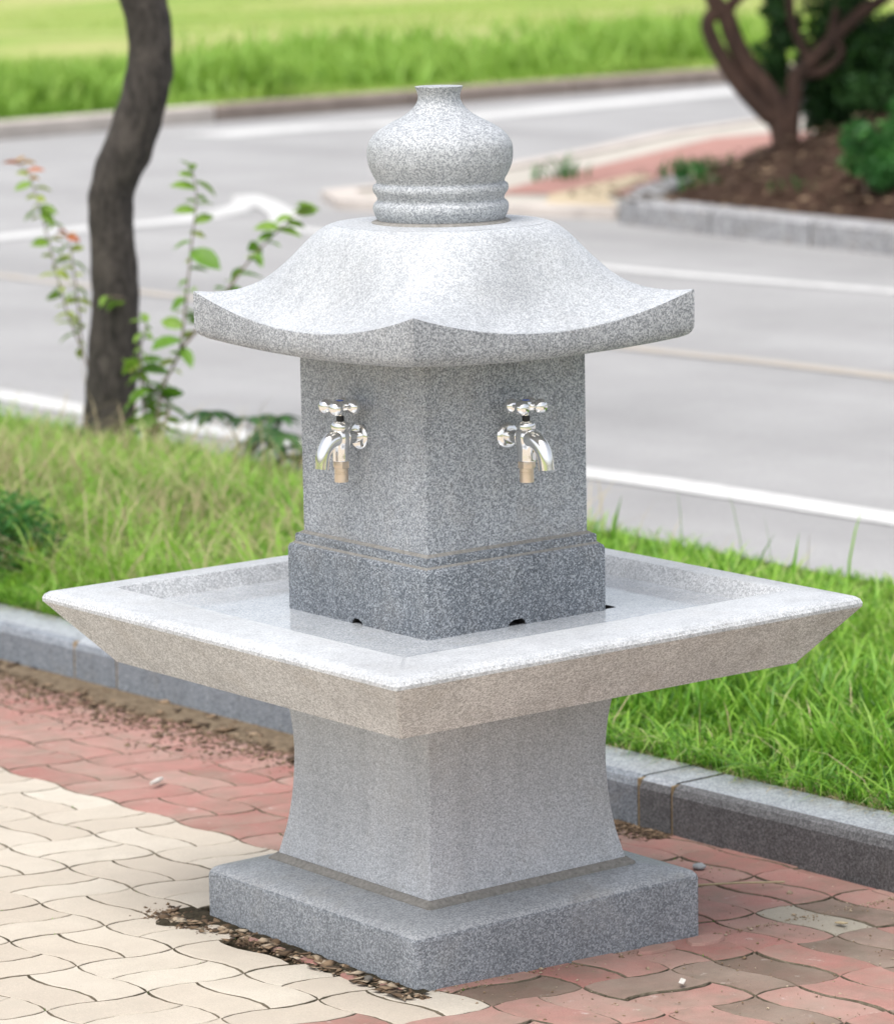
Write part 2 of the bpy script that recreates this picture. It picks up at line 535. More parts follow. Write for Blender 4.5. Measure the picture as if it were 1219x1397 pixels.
def blades(x, y, z, h, w, lean, tint, drop=0.35):
    """grass blades: 4 levels, tapering, bending over"""
    n = len(x)
    az = rng.uniform(0, 2 * PI, n)          # lean direction
    fa = az + rng.normal(PI / 2, 0.5, n)    # width direction
    ts = np.array([0.0, 0.35, 0.7, 1.0])
    ws = np.array([0.8, 1.0, 0.7, 0.0])
    V = np.zeros((n, 7, 3))
    k = 0
    for t, wv in zip(ts, ws):
        out = lean * (t ** 1.8) * h
        zz = h * (t - drop * lean * t ** 3)
        px = x + np.cos(az) * out
        py = y + np.sin(az) * out
        if wv > 0:
            dx, dy = np.cos(fa) * w * wv / 2, np.sin(fa) * w * wv / 2
            V[:, k] = np.stack([px - dx, py - dy, z + zz], 1)
            V[:, k + 1] = np.stack([px + dx, py + dy, z + zz], 1)
            k += 2
        else:
            V[:, k] = np.stack([px, py, z + zz], 1)
    base = (np.arange(n) * 7)[:, None]
    q = np.concatenate([base + np.array([[0, 1, 3, 2]]), base + np.array([[2, 3, 5, 4]])])
    t3 = base + np.array([[4, 5, 6]])
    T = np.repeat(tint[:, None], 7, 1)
    T = T * np.array([0.4, 0.4, 0.85, 0.85, 1, 1, 1.0])[None]  # roots tinted darker: shade deep in the grass put into the colour
    return V.reshape(-1, 3), [q, t3], T.ravel()

# ================================================================== THE SETTING
CAMXY = np.array([-3.278, -4.187])
def ground_z(x):
    return -0.038 * (x + 0.27)

def sheet(name, poly, z, mat, kind='structure', thick=0.0, parent=None):
    bm = bmesh.new()
    top = [bm.verts.new((x, y, z)) for x, y in poly]
    f = bm.faces.new(top)
    bm.normal_update()
    if f.normal.z < 0:
        f.normal_flip()
    if thick:
        r = bmesh.ops.extrude_face_region(bm, geom=[f])
        vs_ = [g for g in r['geom'] if isinstance(g, bmesh.types.BMVert)]
        for v in vs_:
            v.co.z += 0
        for v in top:
            v.co.z -= thick
    o = from_bm(name, bm, mat, parent)
    if kind and not parent:
        o['kind'] = kind
    return o

ROAD = -0.08
sheet('ground', [(-600, -600), (900, -600), (900, 900), (-600, 900)], -0.30, M['field'])
# asphalt of both carriageways
sheet('road', [(2.30, -60), (60, -60), (60, 17.0), (19.0, 20.0), (15.5, 19.45), (12.7, 18.95), (10.4, 18.42), (2.30, 16.6)], ROAD, M['asphalt'])
# pavement sand bed, falling towards the kerb
bm = bmesh.new()
x0, x1, y0, y1 = -6.0, 0.66, -9.0, 9.0
def bedz(x, d=0.016):
    return ground_z(x) - d
vv = [bm.verts.new(p) for p in ((x0, y0, bedz(x0)), (x1, y0, bedz(x1)), (x1, y1, bedz(x1)), (x0, y1, bedz(x0)))]
bm.faces.new(vv)
pavement = from_bm('pavement', bm, M['soil'])
pavement['kind'] = 'structure'

def far_paving():
    mt, n, l, b = newmat('paving_cream_far')
    br = n.new('ShaderNodeTexBrick')
    l.new(coords(n), br.inputs['Vector'])
    br.inputs['Color1'].default_value = (0.50, 0.43, 0.345, 1)
    br.inputs['Color2'].default_value = (0.57, 0.50, 0.41, 1)
    br.inputs['Mortar'].default_value = (0.16, 0.135, 0.10, 1)
    br.inputs['Scale'].default_value = 1.0
    br.inputs['Brick Width'].default_value = 0.166
    br.inputs['Row Height'].default_value = 0.083
    br.inputs['Mortar Size'].default_value = 0.003
    l.new(br.outputs['Color'], b.inputs['Base Color'])
    b.inputs['Roughness'].default_value = 0.95
    return mt
V0, V1, V2, V3, V4, V5 = (-0.98, 0.1), (-0.30, -0.80), (0.30, -0.98), (0.66, -0.60), (0.62, 2.60), (0.30, 2.75)
bm = bmesh.new()
cache = {}
def pvt(p):
    if p not in cache:
        cache[p] = bm.verts.new((p[0], p[1], bedz(p[0], 0.0045)))
    return cache[p]
for poly_ in ([V0, (-6, 0.1), (-6, -6), (-3, -6), V1], [V1, (-3, -6), (0.3, -6), V2], [V2, (0.3, -6), (0.66, -6), V3], [V4, (0.5, 9), (0.3, 9), V5], [V5, (0.3, 9), (-6, 9), (-6, 0.1), V0]):
    bm.faces.new([pvt(p) for p in poly_])
bm.normal_update()
for f_ in bm.faces:
    if f_.normal.z < 0:
        f_.normal_flip()
far_pave = from_bm('paving', bm, far_paving())
far_pave['kind'] = 'structure'

# ---- interlocking pavers, parquet of pairs, wavy edges
MOD = 0.083           # along x
MODY = 0.0858         # along y
SH = -0.04             # columns lean a little towards the kerb line
NX0, NY0 = -0.1035, 0.8285
AMP = 0.0074
def grid_pt(i, j):
    v = NY0 + j * MODY
    return np.array([NX0 + i * MOD + SH * (v - 0.63), v])
def wave(s):
    return {0.0: 0.0, 0.16: 0.55, 0.32: 0.95, 0.5: 0.88, 0.68: 0.95, 0.84: 0.55}[s] * AMP
S4 = (0.0, 0.16, 0.32, 0.5, 0.68, 0.84)
def h_edge(i, j):      # node (i,j) -> (i+1,j), bulging in y
    a, b = grid_pt(i, j), grid_pt(i + 1, j)
    sg = 1 if i % 2 == 0 else -1
    return [a + (b - a) * s + np.array([0, sg * wave(s if sg > 0 else s)]) for s in S4]
def v_edge(i, j):      # node (i,j) -> (i,j+1)
    a, b = grid_pt(i, j), grid_pt(i, j + 1)
    sg = 1 if j % 2 == 0 else -1
    return [a + (b - a) * s + np.array([sg * wave(s), 0]) for s in S4]
def outline(i, j, wi, hj):
    pts = []
    for k in range(wi):
        pts += h_edge(i + k, j)
    for k in range(hj):
        pts += v_edge(i + wi, j + k)
    def rev(edge_nodes):
        out = []
        for e, end in edge_nodes:
            out += [end] + e[:0:-1]
        return out
    pts += rev([(h_edge(i + k, j + hj), grid_pt(i + k + 1, j + hj)) for k in range(wi - 1, -1, -1)])
    pts += rev([(v_edge(i, j + k), grid_pt(i, j + k + 1)) for k in range(hj - 1, -1, -1)])
    return pts
def paver_mesh(i, j, wi, hj, seed):
    r = random.Random(seed)
    P = outline(i, j, wi, hj)
    c = sum(P) / len(P)
    n = len(P)
    # inward normals for inset
    def inset(d, z, jit=0):
        out = []
        for k in range(n):
            t = P[(k + 1) % n] - P[k - 1]
            t = t / np.linalg.norm(t)
            nn = np.array([-t[1], t[0]])
            q = P[k] + nn * (d + r.uniform(-jit, jit))
            out.append((q[0] - c[0], q[1] - c[1], z))
        return out
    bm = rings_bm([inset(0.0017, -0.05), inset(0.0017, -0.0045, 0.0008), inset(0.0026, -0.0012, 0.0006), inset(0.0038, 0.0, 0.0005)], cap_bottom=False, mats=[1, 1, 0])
    me = bpy.data.meshes.new('paver')
    bm.normal_update()
    bm.to_mesh(me)
    bm.free()
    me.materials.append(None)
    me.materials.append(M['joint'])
    for p in me.polygons:
        p.use_smooth = len(p.vertices) < 6
    return me
paver_types = {}
def get_paver(i, j, wi, hj, var):
    key = (i % 2, j % 2, wi, hj, var)
    if key not in paver_types:
        paver_types[key] = paver_mesh(i % 2, j % 2, wi, hj, hash(key) % 1000)
    return paver_types[key]
PL = (-0.2735, 0.2626, -0.2595, 0.2573)      # plinth footprint
VIEW = [(-0.98, 0.1), (-0.30, -0.80), (0.30, -0.98), (0.80, -0.30), (0.64, 2.60), (0.30, 2.75)]
def inside(poly, x, y):
    c = False
    for k in range(len(poly)):
        xa, ya = poly[k]
        xb, yb = poly[k - 1]
        if (ya > y) != (yb > y) and x < (xb - xa) * (y - ya) / (yb - ya) + xa:
            c = not c
    return c
slope_rot = math.atan(-0.038)
npav = 0
def place_paver(i, j, wi, hj):
    global npav
    P = outline(i, j, wi, hj)
    c = sum(P) / len(P)
    if not inside(VIEW, *c) or c[0] > 0.76:
        return
    m_ = 0.035
    if PL[0] - 0.020 < c[0] < PL[1] - m_ and PL[2] + m_ < c[1] < PL[3] - 0.01:
        return
    xs = [p[0] for p in P]
    ys = [p[1] for p in P]
    red = c[0] > 0.063 - 0.04 * (c[1] - 0.63) or c[1] < (-0.31 if c[0] < -0.27 else -0.20)
    rnd = random.Random(i * 91 + j * 17)
    mt = M['red'] if red else M['cream']
    if red and c[1] < -0.26 and rnd.random() < (0.42 if c[0] > -0.05 else 0.12):
        mt = M['brown']
    if abs(c[0] - 0.436) < 0.042 and abs(c[1] + 0.25) < 0.05:
        mt = M['greypaver']
    var = rnd.randrange(2)
    me = get_paver(i, j, wi, hj, var)
    o = bpy.data.objects.new('paver', me)
    col.objects.link(o)
    o.parent = pavement
    rough_zone = c[1] < -0.26 or c[0] > 0.27 and c[1] < 0.3
    hz = rnd.uniform(-0.0007, 0.0006) * (3.2 if rough_zone else 1)
    o.location = (c[0], c[1], ground_z(c[0]) + hz)
    k = 0.011 if rough_zone else 0.0035
    o.rotation_euler = (rnd.uniform(-k, k), -slope_rot + rnd.uniform(-k, k), rnd.uniform(-k, k) * 0.6)
    o.material_slots[0].link = 'OBJECT'
    o.material_slots[0].material = mt
    npav += 1
for I in range(-8, 7):
    for J in range(-12, 13):
        i, j = 2 * I, 2 * J
        cx = NX0 + (i + 1) * MOD
        cy = NY0 + (j + 1) * MODY
        vert = (I + J) % 2 != 0
        if cx > 0.06 and cy < -0.05 or cx > 0.27 and cy < 0.35:
            vert = True
        if vert:
            place_paver(i, j, 1, 2)
            place_paver(i + 1, j, 1, 2)
        else:
            place_paver(i, j, 2, 1)
            place_paver(i, j + 1, 2, 1)
print('pavers', npav)

# ---- granite kerb between pavement and verge, each stone its own piece
kerb = empty('granite_kerb', (0.66, 0.5, -0.04), 'low grey granite kerb running behind the fountain between paving and grass', 'kerb')
KT = 0.052
def kx(y):
    return 0.583 + (2.256 - y) * 0.0435
def kerb_stone(ya, yb, top=KT, w=0.128):
    r = 0.012
    rings = []
    def ring(y, s):
        x = kx(y)
        prof = [(x, -0.16), (x, top - 0.018), (x + 0.006, top - 0.006), (x + 0.018, top), (x + w - 0.006, top), (x + w, top - 0.008), (x + w, -0.16)]
        return [(px, y, pz) for px, pz in prof]
    bm = rings_bm([ring(ya, 1), ring(yb, 1)])
    bm.normal_update()
    for f_ in bm.faces:
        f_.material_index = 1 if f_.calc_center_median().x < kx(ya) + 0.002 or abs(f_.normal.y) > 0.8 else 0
    return bm
joints = [4.4, 3.2, 2.0, 1.853, 0.95, 0.342, 0.262, -0.75, -1.75]
for a, b in zip(joints[:-1], joints[1:]):
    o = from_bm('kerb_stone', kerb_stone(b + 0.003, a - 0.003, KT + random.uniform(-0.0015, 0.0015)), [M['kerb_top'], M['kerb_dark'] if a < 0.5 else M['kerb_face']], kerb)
bm = bmesh.new()
for y, w in ((2.0, 0.010), (1.853, 0.006), (0.342, 0.007), (0.95, .005), (0.262, 0.004)):
    x = kx(y)
    b2 = box_bm(x + 0.002, x + 0.12, y - w / 2, y + w / 2, -0.12, KT - 0.0035)
    me_ = bpy.data.meshes.new('t')
    b2.to_mesh(me_)
    b2.free()
    bm.from_mesh(me_)
    bpy.data.meshes.remove(me_)
from_bm('joint_mortar', bm, simple('joint_rust', (0.30, 0.22, 0.12), 0.95, nscale=60, namt=0.4), kerb)

# ---- verge soil
def verge_x1(y):
    return 2.36 + 0.02 * math.sin(y)
verge_poly = [(kx(-3) + 0.125, -3), (2.28, -3), (2.28, 12), (kx(4.4) + 0.125, 12), (kx(4.4) + 0.125, 4.4)]
vg = sheet('verge', verge_poly, 0.036, M['verge_soil'])
road_kerb = empty('road_kerb', (2.4, 2, -0.08), 'low kerb on the road side of the grass verge, mostly hidden by grass', 'kerb')
for k in range(12):
    ya = -3 + k * 1.25
    from_bm('kerb_stone', box_bm(2.265, 2.34, ya + 0.004, ya + 1.246, -0.2, 0.028, 0.008, 1), M['kerb_far'], road_kerb)

# ---- road markings
def band(name, pts, w, z, mat):
    pts = [np.array(p, float) for p in spline(pts, 8)]
    bm = bmesh.new()
    prev = None
    for k, p in enumerate(pts):
        d = pts[min(k + 1, len(pts) - 1)] - pts[max(k - 1, 0)]
        d = d / np.linalg.norm(d)
        nn = np.array([-d[1], d[0]])
        q = (bm.verts.new((*(p + nn * w / 2), z)), bm.verts.new((*(p - nn * w / 2), z)))
        if prev:
            bm.faces.new((prev[0], prev[1], q[1], q[0]))
        prev = q
    bmesh.ops.recalc_face_normals(bm, faces=bm.faces[:])
    o = from_bm(name, bm, mat)
    o['kind'] = 'structure'
    return o
band('edge_line', [(3.02, 9.5), (3.01, 7.5), (3.02, 6.3), (3.01, 5.75), (3.07, 4.65), (3.31, 3.6), (3.37, 2.42), (3.42, 1.2), (3.45, -3)], 0.15, ROAD + 0.004, M['white_paint'])
band('far_edge_line', [(7.50, 11.0), (7.34, 9.6), (7.22, 7.9), (7.34, 6.38), (7.40, 4.5), (7.42, 0)], 0.12, ROAD + 0.004, M['white_paint'])
band('stop_line', [(4.6, 11.2), (6.2, 11.5), (6.85, 11.6), (7.35, 11.62), (7.95, 11.95)], 0.24, ROAD + 0.0045, M['white_paint'])
band('corner_line', [(7.75, 11.84), (8.15, 12.15), (8.50, 12.62)], 0.17, ROAD + 0.008, M['white_paint'])
band('corner_line', [(8.50, 12.66), (8.30, 12.20), (7.88, 11.42), (7.50, 10.9)], 0.15, ROAD + 0.0115, M['white_paint'])
band('centre_line', [(5.20, 12), (5.18, 9.5), (5.34, 5.64), (5.40, 4.46), (5.45, -2)], 0.10, ROAD + 0.004, M['yellow_paint'])
band('far_road_line', [(11.6, 17.55), (12.7, 17.75), (13.35, 17.6), (14.9, 17.95), (16.4, 18.4), (17.9, 18.85), (20, 19.5)], 0.50, ROAD + 0.004, M['white_paint'])

# ---- far field with its kerb
fk = [(6.0, 17.4), (10.3, 18.45), (12.7, 19.02), (14.9, 19.40), (18.8, 20.0), (30, 21.3), (60, 24)]
far_kerb = empty('far_kerb', (12.7, 19.0, -0.08), 'long weathered concrete kerb between the far road and the meadow', 'kerb')
FS = []
for a, b in zip(fk[:-1], fk[1:]):
    a, b = np.array(a), np.array(b)
    L = np.linalg.norm(b - a)
    nseg = max(1, int(L / 1.6))
    for k in range(nseg):
        FS.append((a + (b - a) * (k / nseg), a + (b - a) * ((k + 1) / nseg)))
for k, (a, b) in enumerate(FS[:24]):
    d = (b - a) / np.linalg.norm(b - a)
    nn = np.array([-d[1], d[0]])
    a2, b2 = a + d * 0.012, b - d * 0.012
    ring = lambda p: [(*(p), -0.2), (*(p), 0.03), (*(p + nn * 0.02), 0.045), (*(p + nn * 0.16), 0.045), (*(p + nn * 0.16), -0.2)]
    bm = rings_bm([ring(a2), ring(b2)])
    bmesh.ops.recalc_face_normals(bm, faces=bm.faces[:])
    mt = M['kerb_conc'] if a[0] < 12.5 else M['kerb_conc_dark']
    from_bm('kerb_stone', bm, mt, far_kerb)
# meadow: gently uneven sheet behind the far kerb
NXF, NYF = 90, 70
V, F = [], []
def kerb_y(x):
    for (xa, ya), (xb, yb) in zip(fk[:-1], fk[1:]):
        if x <= xb:
            return ya + (yb - ya) * (x - xa) / (xb - xa)
    return ya + (yb - ya) * (x - xa) / (xb - xa)
for j in range(NYF):
    t = (j / (NYF - 1)) ** 2.6
    for i in range(NXF):
        x = -20 + 150 * (i / (NXF - 1)) if True else 0
        y = kerb_y(max(x, 6.0)) - (max(0, 6 - x) * 0.25) + 0.2 + t * 500
        z = 0.04 + 0.25 * math.sin(x * 0.21 + y * 0.13) * min(1, t * 60) * 0.5
        V.append((x + t * 300 * ((i / (NXF - 1)) - 0.3), y, z))
for j in range(NYF - 1):
    for i in range(NXF - 1):
        a = j * NXF + i
        F.append((a, a + 1, a + NXF + 1, a + NXF))
fo = from_data('meadow', V, F, M['field'], smooth=True)
fo['kind'] = 'structure'

# ---- far corner pavement and planter
corner = [(8.9, 9.2), (8.9, 9.9), (8.35, 11.55), (8.72, 12.2), (9.5, 12.36), (10.75, 13.05), (11.8, 13.62), (13.3, 14.55), (14.6, 15.1), (40, 17.4), (40, 9.2)]
sheet('corner_pavement', corner, ROAD + 0.035, M['concrete'], thick=0.2)
def offset_poly(pl, d):
    out = []
    for k in range(len(pl)):
        a, b = np.array(pl[max(k - 1, 0)]), np.array(pl[min(k + 1, len(pl) - 1)])
        t = (b - a) / np.linalg.norm(b - a)
        out.append(np.array(pl[k]) + np.array([-t[1], t[0]]) * d)
    return out
edge = corner[1:10]
corner_kerb = empty('corner_kerb', (9.5, 12.4, -0.08), 'pale concrete kerb edging the far red and cream corner pavement', 'kerb')
kk = []
for a, b in zip(edge[:-1], edge[1:]):
    a, b = np.array(a), np.array(b)
    n_ = max(1, int(np.linalg.norm(b - a) / 1.2))
    for k in range(min(n_, 6)):
        kk.append((a + (b - a) * k / n_, a + (b - a) * (k + 1) / n_))
for a, b in kk:
    d = (b - a) / np.linalg.norm(b - a)
    nn = np.array([d[1], -d[0]])
    ring = lambda p: [(*(p - nn * 0.02), -0.2), (*(p - nn * 0.02), ROAD + 0.05), (*(p + nn * 0.16), ROAD + 0.055), (*(p + nn * 0.16), -0.2)]
    bm = rings_bm([ring(a + d * 0.008), ring(b - d * 0.008)])
    bmesh.ops.recalc_face_normals(bm, faces=bm.faces[:])
    from_bm('kerb_stone', bm, M['kerb_conc'], corner_kerb)
sheet('red_paving_band', [(9.2, 11.35), (10.5, 12.2), (13.2, 13.9), (14.0, 14.0), (14.0, 13.1), (11.9, 12.3), (9.75, 10.7)], ROAD + 0.042, M['redpaving'])
sheet('yellow_paving_band', [(8.95, 10.55), (9.35, 11.0), (10.6, 11.75), (10.6, 11.55), (9.5, 10.7), (9.1, 10.15)], ROAD + 0.046, M['yellowpaving'])

PT = 0.045
plan = [(8.30, 5.0), (8.42, 6.9), (8.50, 8.0), (8.72, 9.68)]
planter_kerb = empty('planter_kerb', (8.6, 8.5, -0.08), 'grey granite kerb round the raised soil bed across the road', 'kerb')
def kst(a, b, w=0.2, top=PT):
    a, b = np.array(a, float), np.array(b, float)
    d = (b - a) / np.linalg.norm(b - a)
    nn = np.array([d[1], -d[0]])
    ring = lambda p: [(*(p), -0.2), (*(p), top - 0.015), (*(p + nn * 0.015), top), (*(p + nn * (w - 0.01)), top), (*(p + nn * w), top - 0.015), (*(p + nn * w), -0.2)]
    bm = rings_bm([ring(a + d * 0.008), ring(b - d * 0.008)])
    bmesh.ops.recalc_face_normals(bm, faces=bm.faces[:])
    return from_bm('kerb_stone', bm, M['kerb_far'], planter_kerb)
seg_pts = [(8.72, 9.68), (8.60, 8.88), (8.50, 8.08), (8.42, 7.28), (8.34, 6.4), (8.28, 5.4), (8.2, 4.2)]
for a, b in zip(seg_pts[:-1], seg_pts[1:]):
    kst(b, a)
ret = [(8.72, 9.70), (9.25, 10.20), (9.95, 10.72), (10.9, 11.3), (12.2, 11.9), (14, 12.4)]
for a, b in zip(ret[:-1], ret[1:]):
    kst(a, b)
# soil mound
poly = [(8.72, 9.55), (8.40, 7.0), (8.25, 4.0)]
V, F = [], []
NU, NV = 40, 30
def lerp(a, b, t):
    return a + (b - a) * t
front = [(8.98, 9.66), (8.78, 8.9), (8.66, 7.9), (8.56, 6.9), (8.48, 5.6), (8.34, 4.2)]
back_ = [(14, 12.2), (14.5, 11.5), (15, 10.5), (15, 9), (15, 7), (15, 4.2)]
fr = spline(front, 8)
bk = spline(back_, 8)
NU = len(fr)
for i in range(NU):
    for j in range(NV):
        t = j / (NV - 1)
        x, y = fr[i] + (bk[i] - fr[i]) * t ** 1.3
        dd = min(t * 6, 1.0)
        ed = min(i / 10, 1.0)
        rise = 0.37 * math.sin(min(np.linalg.norm(np.array([x, y]) - fr[i]) / 1.7, 1) * PI / 2) * (0.45 + 0.55 * ed)
        V.append((x, y, PT - 0.02 + rise + 0.03 * math.sin(x * 5.1) * math.sin(y * 4.3) * dd))
for i in range(NU - 1):
    for j in range(NV - 1):
        a = i * NV + j
        F.append((a, a + 1, a + NV + 1, a + NV))
mound = from_data('soil_bed', V, F, M['mound'], smooth=True)
mound['kind'] = 'structure'
def mound_z(x, y):
    # height of the bed near a point
    best = min(V, key=lambda p: (p[0] - x) ** 2 + (p[1] - y) ** 2)
    return best[2]

# ================================================================== THE FOUNTAIN
ft = empty('stone_fountain', (0, 0, -0.01), 'grey granite drinking fountain shaped like a stone lantern with a wide square basin', 'fountain')

# plinth: square slab, rounded top arris, top weathered up to the pedestal
x0, x1, y0, y1 = PL
def prect(d, z, r):
    return rect(x0 + d, x1 - d, y0 + d, y1 - d, z, r, 3)
bm = rings_bm([prect(0, -0.09, 0.006), prect(0, 0.070, 0.006), prect(0.0015, 0.0755, 0.006), prect(0.0055, 0.0805, 0.007), prect(0.0115, 0.0835, 0.008), prect(0.016, 0.0845, 0.008), prect(0.070, 0.0935, 0.004), prect(0.11, 0.094, 0.004)])
bm.normal_update()
for f_ in bm.faces:
    f_.material_index = 1 if f_.normal.z > 0.4 else 0
M['granite_plinth_top'] = granite('granite_plinth_top', (0.20, 0.215, 0.23), (0.33, 0.35, 0.37), (0.46, 0.48, 0.50), 470, 0.42, bstr=0.1, stain=(0.27, 0.255, 0.225), stain_amt=0.5)
o = from_bm('plinth', bm, [M['granite_plinth'], M['granite_plinth_top']], ft)
auto_smooth(o, 40)

# pedestal: square, concave sides
PX, PY = -0.003, 0.003
prof = [(0.188, 0.094), (0.1872, 0.099), (0.1825, 0.120), (0.1770, 0.145), (0.1725, 0.175), (0.1693, 0.205), (0.1677, 0.235), (0.1670, 0.262), (0.1680, 0.290), (0.1705, 0.318), (0.1745, 0.345), (0.180, 0.372), (0.187, 0.398)]
prof = spline(prof, 2)
bm = rings_bm([rect(PX - h, PX + h, PY - h, PY + h, z, 0.004, 2) for h, z in prof])
o = from_bm('pedestal', bm, M['granite_fine'], ft)
auto_smooth(o, 25)
o = from_bm('mortar_joint', rings_bm([rect(PX - 0.199, PX + 0.199, PY - 0.199, PY + 0.199, 0.089, 0.006, 2), rect(PX - 0.198, PX + 0.198, PY - 0.198, PY + 0.198, 0.0955, 0.006, 2), rect(PX - 0.1885, PX + 0.1885, PY - 0.1885, PY + 0.1885, 0.1025, 0.004, 2)]), M['mortar'], ft)

# basin: one stone, flared square dish with a recess and a drain slot
bt = (-0.4354, 0.4292, -0.4380, 0.4428)
bb = (-0.3662, 0.3725, -0.3567, 0.3507)
ri = (-0.338, 0.380, -0.331, 0.390)      # inner edge of rim
fl = (-0.326, 0.364, -0.319, 0.378)      # foot of recess wall
ho = (-0.161, 0.190, -0.161, 0.186)      # drain slot
def rc(b, z, d=0.0, r=0.0):
    return rect(b[0] + d, b[1] - d, b[2] + d, b[3] - d, z, min(max(r, 0.001), 0.005), 3)
rings = [rc(ho, 0.40, 0, 0.003), rc(ho, 0.4784, 0, 0.003), rc(fl, 0.4765, 0, 0.006), rc(ri, 0.5020, 0.0008, 0.006), rc(ri, 0.5030, -0.0010, 0.006),
         rc(bt, 0.5030, 0.016, 0.012), rc(bt, 0.5015, 0.008, 0.012), rc(bt, 0.4975, 0.0025, 0.012), rc(bt, 0.4920, 0, 0.012), rc(bt, 0.4870, 0.0005, 0.011),
         rc(bb, 0.4010, -0.002, 0.006), rc(bb, 0.3980, 0, 0.006), rc(ho, 0.398, 0, 0.003)]
bm = rings_bm(rings, False, False, [1, 0, 3, 2, 2, 2, 2, 3, 3, 4, 4, 4])
bmesh.ops.recalc_face_normals(bm, faces=bm.faces[:])
o = from_bm('basin', bm, [M['granite_polished'], M['hole'], M['granite_rim'], M['granite_pecked'], M['granite_hammered']], ft)
auto_smooth(o, 22)
basin = o
o = from_bm('drain', box_bm(ho[0] + 0.003, ho[1] - 0.003, ho[2] + 0.003, ho[3] - 0.003, 0.412, 0.43), M['hole'], basin)
o.location = (0, 0, 0)

# lower block with two little drain notches
def boolean_cut(o, cutters):
    for c in cutters:
        md = o.modifiers.new('b', 'BOOLEAN')
        md.operation = 'DIFFERENCE'
        md.solver = 'EXACT'
        md.object = c
    bpy.context.view_layer.update()
    dg = bpy.context.evaluated_depsgraph_get()
    me = bpy.data.meshes.new_from_object(o.evaluated_get(dg))
    o.modifiers.clear()
    o.data = me
    for c in cutters:
        bpy.data.objects.remove(c)
bl = (-0.1703, 0.1642, -0.1669, 0.1717)
bm = rings_bm([rc(bl, 0.4768, 0, 0.003), rc(bl, 0.572, 0, 0.003), rc(bl, 0.5765, 0.0015, 0.003), rc(bl, 0.579, 0.005, 0.003)])
block = from_bm('lower_block', bm, [M['granite_dark'], M['hole']], ft)
def notch(axis, a, b, h, sx):
    pts = [(a, 0.46), (b, 0.46), (b, 0.478 + h - 0.005), (b - 0.005 * sx, 0.478 + h), (a + 0.010 * sx, 0.478 + h), (a + 0.003 * sx, 0.478 + h - 0.003), (a, 0.478 + h - 0.005)]
    rr = []
    for d in (-0.25, -0.10):
        rr.append([((d, p, z) if axis == 'x' else (p, d, z)) for p, z in pts])
    bm = rings_bm(rr)
    bmesh.ops.recalc_face_normals(bm, faces=bm.faces[:])
    c = from_bm('cutter', bm, M['hole'])
    return c
boolean_cut(block, [notch('x', -0.012, 0.012, 0.0085, 1), notch('y', -0.0215, 0.009, 0.0095, 1)])
block.location = (0, 0, 0.01)
block.data.materials.clear()
block.data.materials.append(M['granite_dark'])
block.data.materials.append(M['hole'])
for p in block.data.polygons:
    c = p.center
    p.material_index = 1 if (c.x > -0.165 and abs(c.y) < 0.05 and c.z < 0.495 and c.x < -0.09) or (c.y > -0.162 and abs(c.x) < 0.05 and c.z < 0.495 and c.y < -0.09) else 0
auto_smooth(block, 40)
pi_ = (-0.1537, 0.1469, -0.1473, 0.1527)
mo = (-0.1632, 0.1566, -0.1575, 0.1627)
from_bm('mortar_joint', rings_bm([rc(bl, 0.5775, 0.0035, 0.002), rc(mo, 0.5815, -0.0004, 0.002), rc(mo, 0.5822, 0.002, 0.002)]), M['mortar'], ft)
bm = rings_bm([rc(mo, 0.579, 0, 0.003), rc(mo, 0.5905, 0, 0.003), rc(mo, 0.5932, 0.0012, 0.003), rc(mo, 0.594, 0.004, 0.003)])
o = from_bm('moulding', bm, M['granite_dark'], ft)
auto_smooth(o, 40)
from_bm('mortar_joint', rings_bm([rc(mo, 0.5935, 0.0035, 0.002), rc(pi_, 0.5975, -0.0006, 0.002), rc(pi_, 0.5985, 0.001, 0.002)]), M['mortar'], ft)
bm = rings_bm([rc(pi_, 0.594, 0, 0.0035), rc(pi_, 0.886, 0, 0.0035)])
o = from_bm('pillar', bm, M['granite'], ft)
auto_smooth(o, 40)

# roof: bell-shaped top, upturned corners, thick rim
HX0, HX1, HY0, HY1 = -0.2603, 0.2555, -0.2643, 0.2681
rcx, rcy = (HX0 + HX1) / 2, (HY0 + HY1) / 2
hx, hy = (HX1 - HX0) / 2, (HY1 - HY0) / 2
NT = 160
zprof = [(0.0, 1.0570), (0.38, 1.0555), (0.425, 1.0545), (0.446, 1.0525), (0.47, 1.0485), (0.513, 1.0370), (0.56, 1.0200), (0.60, 1.0055), (0.64, 0.9925), (0.677, 0.9815), (0.71, 0.9735), (0.745, 0.9670), (0.785, 0.9615), (0.82, 0.9580), (0.87, 0.9553), (0.918, 0.9540), (0.96, 0.9543), (1.0, 0.9552)]
zp = spline(zprof, 2)
def se_point(th, s):
    u = min(max((s - 0.43) / 0.57, 0), 1)
    inv = 0.46 * (1 - u) ** 1.35 + 0.0001
    n_ = 1 / inv
    c, sn = math.cos(th), math.sin(th)
    mx = max(abs(c), abs(sn))
    r = (2 ** inv) / mx / ((abs(c) / mx) ** n_ + (abs(sn) / mx) ** n_) ** inv
    if inv <= 0.001:
        r = 1 / mx
    return r * c * s, r * sn * s, u
def midf(th):
    t = min(abs(math.tan(th)), abs(1 / math.tan(th)) if abs(math.tan(th)) > 1e-9 else 1e9)
    return 1 - t * t          # 1 at mid-edge, 0 at corner (parabola)
ths = []
for q in range(4):
    for k in range(NT // 4):
        t = -1 + 2 * k / (NT // 4)
        ths.append(q * PI / 2 + math.atan(t))
rings = []
rimz = {}
def P_(th, s, z, dz=0):
    a, b, u = se_point(th, s)
    return (rcx + a * hx, rcy + b * hy, z + dz)
bz = lambda th: 0.886 - 0.009 * midf(th)
def edge_sag(th, u):
    return -0.0405 * midf(th) * u ** 2.2
und = []
for th in ths:
    pass
